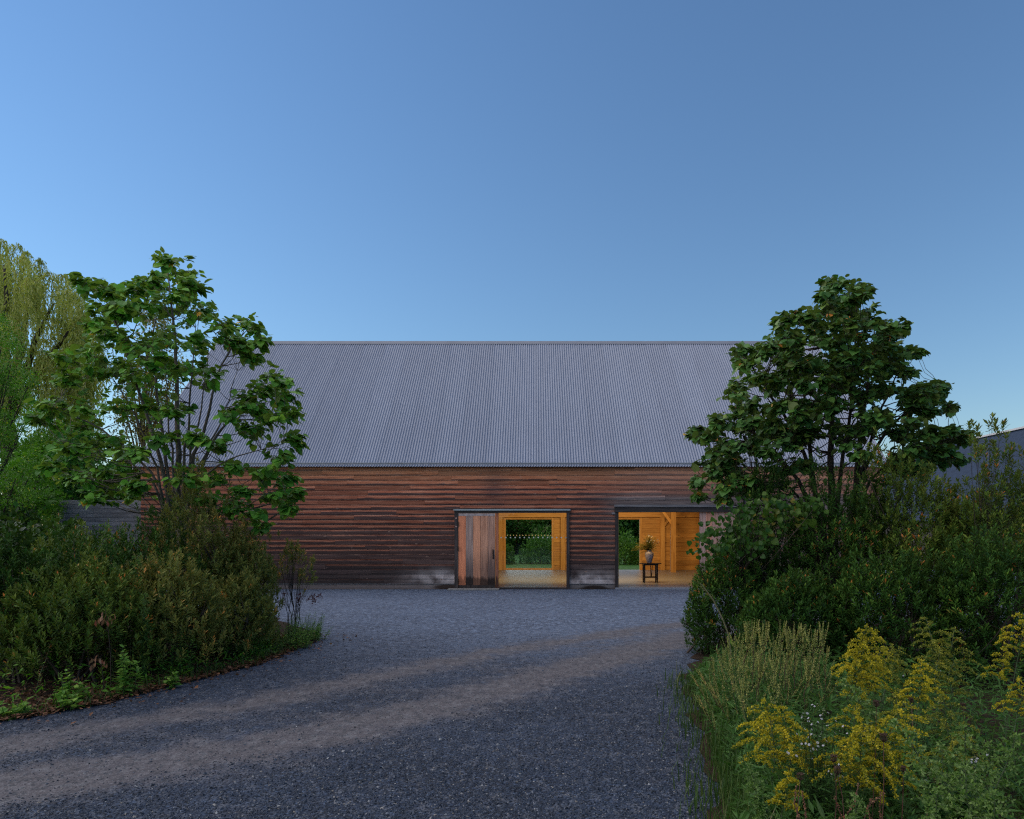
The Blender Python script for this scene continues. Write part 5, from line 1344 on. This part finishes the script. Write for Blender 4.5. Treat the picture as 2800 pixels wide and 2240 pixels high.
# the single pale stalk leaning out of the hedge
pb_ = P(1985, 1745, 9.0); root = empty('dry_stalk', (pb_[0] + .06, 9.0, 0), 'single straw coloured stalk leaning left in front of the dark hedge', 'weed')
b = MB(); pts = np.array([(.06, 0, 0), *(P(x, y, 9.0) - [pb_[0] + .06, 9.0, 0] for x, y in ((1992, 1735), (1975, 1690), (1950, 1640), (1920, 1600), (1908, 1592)))]); b.tube(pts, [.010, .009, .009, .010, .009, .004], 5)
b.obj('stem', plain('straw_stem', (.17, .15, .07), .7), root)
b = MB(); rgq = np.random.default_rng(3); n = 40; tt = rgq.uniform(0, 1, n); e0, e1 = pts[-1], pts[-3]
put_leaves(b, SLIM, e0 + (e1 - e0) * tt[:, None], rnd_dir(n) + [-.3, 0, .6], rnd_dir(n), rgq.uniform(.03, .06, n), rgq.normal(.9, .1, n), 1.2); b.obj('tuft', M_GRASS, root, kind='stuff')

# grass and undergrowth: nobody could count it
def grass(name, label, xs, ys, h, seed, lean=.35, mat_=None, wid=.05):
    rg = np.random.default_rng(seed); n = len(xs); b = MB()
    a = rg.uniform(0, 6.283, n); hh = h * rg.lognormal(0, .35, n); k = rg.uniform(.1, 1, n) * lean
    w_ = .0035 * rg.uniform(.6, 1.5, n) * (1 + hh)
    dx, dy = np.cos(a), np.sin(a); px, py = -dy, dx
    V = np.zeros((n, 7, 3))
    for i, (t, ww) in enumerate(((0, 1), (.4, .9), (.75, .6))):
        ox = dx * hh * k * t ** 2; oy = dy * hh * k * t ** 2
        for j, sg in enumerate((-1, 1)):
            V[:, i * 2 + j] = np.stack([xs + ox + sg * px * w_ * ww, ys + oy + sg * py * w_ * ww, hh * t * (1 - .25 * k * t)], 1)
    V[:, 6] = np.stack([xs + dx * hh * k, ys + dy * hh * k, hh * (1 - .25 * k)], 1)
    tint = rg.normal(.45, .2, n); b.add_many(V[:, :, :], 7, [(0, 1, 3, 2), (2, 3, 5, 4)], tint); b.add_many(V, 7, [(4, 5, 6)], tint)
    o = b.obj(name, mat_ or M_GRASS, kind='stuff'); tag(o, label); return o
def right_edge_x(y): return np.interp(y, [4.0, 4.8, 6.6, 9.1, 11.6, 13.4], [1.0, 1.3, 1.62, 1.95, 2.5, 3.6])
rg = np.random.default_rng(90)
n = 6500; y = rg.uniform(3.2, 6.4, n); x = right_edge_x(y) + .05 + rg.exponential(1.2, n)
k = x < .80 * y + .4; grass('grass', 'rough grass growing between the wild flowers on the right', x[k], y[k], .19, 91)
n = 900; y = rg.uniform(4.2, 9.5, n); x = right_edge_x(y) + rg.normal(.02, .14, n); grass('grass', 'short ragged grass along the right edge of the gravel', x, y, .15, 92, .6)
def undergrowth(name, label, xs, ys, zmax, seed, mat_, tmpl, lsz, wid=.8):
    rg = np.random.default_rng(seed); n = len(xs); z = zmax * rg.random(n) ** .8
    O = np.stack([xs, ys, z + .02], 1); D = rnd_dir(n, .5) + [0, 0, .25]; b = MB(); put_leaves(b, tmpl, O, D, rg.normal(0, .45, (n, 3)) + [0, 0, 1], lsz * rg.lognormal(0, .3, n), rg.normal(.42, .2, n), wid)
    o = b.obj(name, mat_, kind='stuff'); tag(o, label)
n = 30000; y = rg.uniform(3.0, 9.4, n); x = right_edge_x(y) + .12 + rg.exponential(1.6, n)
zm = np.clip((x - right_edge_x(y)) * .9, .04, .42) * np.clip(1.1 - (y < 4.2) * .3, .3, 1)
k = x < .80 * y + .5; undergrowth('undergrowth', 'dense low leaves under the wild flowers on the right', x[k], y[k], zm[k], 93, M_WEED, SLIM, .085, 1.3)

# left bed: leaf litter, fringe weeds, seedlings
def left_edge_x(y): return np.interp(y, [4.3, 6.2, 7.2, 7.8, 9.1, 10.4, 12.4, 14.2], [-13.5, -8.6, -5.69, -5.17, -4.7, -4.25, -4.1, -4.5])
n = 16000; y = rg.uniform(6.0, 13.6, n); x = left_edge_x(y) - rg.exponential(.6, n) + np.where(rg.random(n) < .12, rg.exponential(.22, n), 0)
b = MB(); O = np.stack([x, y, rg.uniform(.015, .05, n)], 1)
put_leaves(b, OVAL, O, rnd_dir(n, .25), rg.normal(0, .35, (n, 3)) + [0, 0, 1], .042 * rg.lognormal(0, .35, n), rg.normal(.35, .25, n), .8)
tag(b.obj('leaf_litter', M_DRY, kind='stuff'), 'brown dead leaves along the foot of the left shrubs')
n = 1500; y = rg.uniform(6.5, 13.8, n); x = left_edge_x(y) - np.abs(rg.normal(.12, .2, n)); grass('grass', 'sparse grass at the edge of the left bed', x, y, .12, 94, .7)
n = 1100; y = rg.uniform(6.8, 11.5, n); x = left_edge_x(y) - .15 - rg.exponential(.45, n)
undergrowth('undergrowth', 'low dark leaves under the left shrubs', x, y, np.clip((left_edge_x(y) - x) * .55, .04, .5), 95, M_LOCUST, LANCE, .075)
def weed_mound(label, cx, cy, r, h, n, mat_, seed, lsz=.06, name='weed_clump', tmpl=SLIM, wid=1.3):
    rg = np.random.default_rng(seed); root = empty(name, (cx, cy, 0), label, 'weed', None); fm, sm = MB(), MB()
    for _ in range(n):
        a = rg.uniform(0, 6.283); q = math.sqrt(rg.random()) * r; hh = h * rg.uniform(.5, 1.05) * (1 - .4 * (q / r) ** 2); p = np.array([math.cos(a) * q, math.sin(a) * q, 0])
        line = stem_line(hh, (math.cos(a) * q * .5, math.sin(a) * q * .5), rg, 5, .02) + p; sm.tube(line, np.linspace(.004, .0015, 5), 3, cap=False)
        lance_leaves(fm, line, rg, int(60 * hh) + 8, lsz, .05, 1.02, True, wid, tmpl)
    sm.obj('stems', M_GSTEM, root, kind='stuff'); fm.obj('foliage', mat_, root, kind='stuff')
M_FRESH = leaf_mat('fresh_weed_leaf', [(0, (0.066, 0.170, 0.025)), (.5, (0.139, 0.301, 0.043)), (1, (0.301, 0.446, 0.072))], (0.235, 0.342, 0.086), .5, .3)
weed_mound('soft green weed mound at the tip of the left bed', -4.5, 12.1, .50, .62, 120, M_FRESH, 801)
weed_mound('green weed mound right of the open shrubs', -4.32, 12.9, .34, .62, 60, M_FRESH, 802)
weed_mound('green weeds at the foot of the dull low shrub', -4.62, 11.3, .40, .40, 70, M_FRESH, 803)
weed_mound('bluish green mugwort patch in the middle of the left shrubs', -5.1, 9.75, .30, .95, 22, M_FRESH, 804, .075)
weed_mound('pale tipped mugwort between the left shrubs', -5.45, 9.15, .18, 1.55, 7, M_MUG, 805, .055)
weed_mound('pale tipped mugwort in front of the fence', -6.75, 10.2, .3, 2.15, 7, M_MUG, 806, .055)
weed_mound('broad leaved seedling near the gravel at the far left', -5.72, 7.45, .10, .26, 5, M_FRESH, 807, .10, 'seedling', OVAL, .8)
weed_mound('second seedling at the gravel edge on the left', -5.30, 7.72, .08, .22, 4, M_FRESH, 808, .09, 'seedling', OVAL, .8)
weed_mound('leafy seedling in front of the large yellow tipped shrub', -5.45, 8.0, .12, .55, 6, M_FRESH, 809, .09, 'seedling', OVAL, .7)
weed_mound('upright sapling with bright leaves at the front of the left bed', -5.05, 8.45, .10, .75, 5, M_FRESH, 810, .095, 'seedling', OVAL, .7)
weed_mound('seedling at the edge below the dark front shrub', -4.72, 8.9, .10, .25, 5, M_FRESH, 811, .08, 'seedling', OVAL, .8)
weed_mound('wiry dry weeds at the extreme left of the bed', -6.1, 7.9, .35, .95, 10, M_DRY, 812, .05)
def dead_branch(label, px, py, d, seed, n=26, spread=.05, ln=.28):
    rg = np.random.default_rng(seed); c = P(px, py, d); root = empty('dead_spray', (c[0], d, 0), label, 'plant', 'withered brown leaf sprays in the left shrubs'); sm, fm = MB(), MB()
    b0 = np.array([rg.normal(0, .05), .15, 0]); top = np.array([0, 0, c[2]]); sm.tube(curve(b0, top, (0, .05, 0), 5), np.linspace(.006, .003, 5), 4)
    O = top + np.stack([rg.normal(0, spread, n), rg.normal(0, spread, n), -rg.random(n) * ln], 1); put_leaves(fm, LANCE, O, rg.normal(0, .35, (n, 3)) + [0, 0, -.9], rnd_dir(n), rg.uniform(.05, .09, n), rg.normal(.75, .15, n), 1.2)
    sm.obj('stem', M_TWIG, root); fm.obj('foliage', M_DRY, root, kind='stuff')
dead_branch('withered brown spray hanging at the foot of the yellow tipped shrub', 205, 1850, 8.1, 1)
dead_branch('withered rusty spray low at the bed edge', 342, 1870, 8.6, 2, 34)
dead_branch('small withered spray next to the bright sapling', 248, 1865, 8.2, 3, 10)
dead_branch('rusty dead leaves in the middle of the left shrubs', 288, 1670, 8.3, 4, 22, .05, .12)
dead_branch('rusty dead leaves below the ones in the middle of the shrubs', 268, 1790, 8.2, 5, 16, .05, .14)

# unseen tree line added behind the camera to darken the doorway glass reflection
rg = np.random.default_rng(55); n = 26000; th = rg.uniform(-1.25, 1.25, n); rr_ = rg.uniform(46, 56, n)
top_ = 6.0 + 1.6 * np.sin(th * 9) + 1.2 * np.sin(th * 23 + 1); fm = MB()
put_leaves(fm, DIAM, np.stack([np.sin(th) * rr_, -np.cos(th) * rr_ + 5, rg.random(n) ** .8 * top_], 1), rnd_dir(n), rnd_dir(n), rg.uniform(.5, 1.0, n), rg.normal(.4, .2, n), 1.2)
tag(fm.obj('unseen_woods', M_FAR, kind='stuff'), 'unseen wood added behind the camera to darken the doorway glass reflection')

# bouquet in the vase
def bouquet():
    rg = np.random.default_rng(77); base = (tc - .04, TY, ztop + .50); root = empty('flower_arrangement', base, 'wild bouquet of grasses and pale flowers in the mauve vase', 'flowers'); sm, fm, pm_ = MB(), MB(), MB()
    M_B = leaf_mat('bouquet_leaf', [(0, (.06, .07, .02)), (.5, (.16, .15, .035)), (1, (.34, .27, .07))], None, .6, .3)
    for k in range(170):
        a = rg.uniform(0, 6.283); e = abs(rg.normal(0, .62)); ln = rg.uniform(.32, .72) * (1.2 if k % 5 == 0 else 1)
        d = np.array([math.sin(e) * math.cos(a), math.sin(e) * math.sin(a), math.cos(e)]); tip = d * ln; tip[2] -= ln * .28 * math.sin(e)
        line = curve(np.array([d[0] * .03, d[1] * .03, -.02]), tip, (0, 0, .05), 6); sm.tube(line, np.linspace(.003, .0015, 6), 3, cap=False)
        n = 22; lance_leaves(fm, line, rg, n, .075, .25, 1.0, True, .9)
    lf = fm.obj('foliage', M_B, root, kind='stuff'); sm.obj('stems', M_GSTEM, root)
    gp_ = MB()
    for k in range(26):
        a = rg.uniform(2.4, 4.0); e = rg.uniform(.7, 1.35); ln = rg.uniform(.45, .78); d = np.array([math.sin(e) * math.cos(a), math.sin(e) * math.sin(a) * .6, math.cos(e)]); s = np.linspace(0, 1, 7)
        line = d * ln * s[:, None] + np.array([0, 0, -.22 * ln]) * (s ** 2)[:, None]; m_ = 40; ts = rg.uniform(.4, 1, m_); O = np.stack([np.interp(ts, s, line[:, q]) for q in range(3)], 1)
        gp_.tube(line, np.linspace(.003, .001, 7), 3, cap=False); put_leaves(gp_, SLIM, O, rnd_dir(m_) + d, rnd_dir(m_), rg.uniform(.03, .055, m_), rg.normal(.75, .15, m_), 1.3)
    gp_.obj('grass_sprays', M_B, root, kind='stuff')
    M_W = plain('cream_petals', (.55, .48, .36), .6)
    for (x, z, r) in [(-.06, .62, .038), (.05, .58, .034), (.16, .42, .022), (-.14, .40, .025), (.02, .44, .028), (.30, .46, .022), (-.05, .36, .024), (.12, .34, .02), (.33, .36, .018)]:
        b = MB(); 
        for q in range(9):
            t = q * .698; V = np.array([(0, 0, 0), (math.cos(t - .3) * r, -.3 * r, math.sin(t - .3) * r), (math.cos(t) * r * 1.15, -.45 * r, math.sin(t) * r * 1.15), (math.cos(t + .3) * r, -.3 * r, math.sin(t + .3) * r)]); b.add(V, [(0, 1, 2, 3)])
        b.lathe([(.01, -.004), (r * .32, 0), (.01, .012)], (0, 0, 0), 8)
        o = b.obj('flower', M_W, root); o.location = (x, -.22 - rg.random() * .08, z)
    for (x, z) in [(.10, .33), (-.17, .38), (-.25, .47), (.22, .37), (.28, .30)]:
        b = MB(); b.lathe([(.004, -.02), (.02, -.01), (.022, .008), (.006, .022)], (0, 0, 0), 8); o = b.obj('seed_pod', M_SEED, root); o.location = (x, -.24, z)
bouquet()
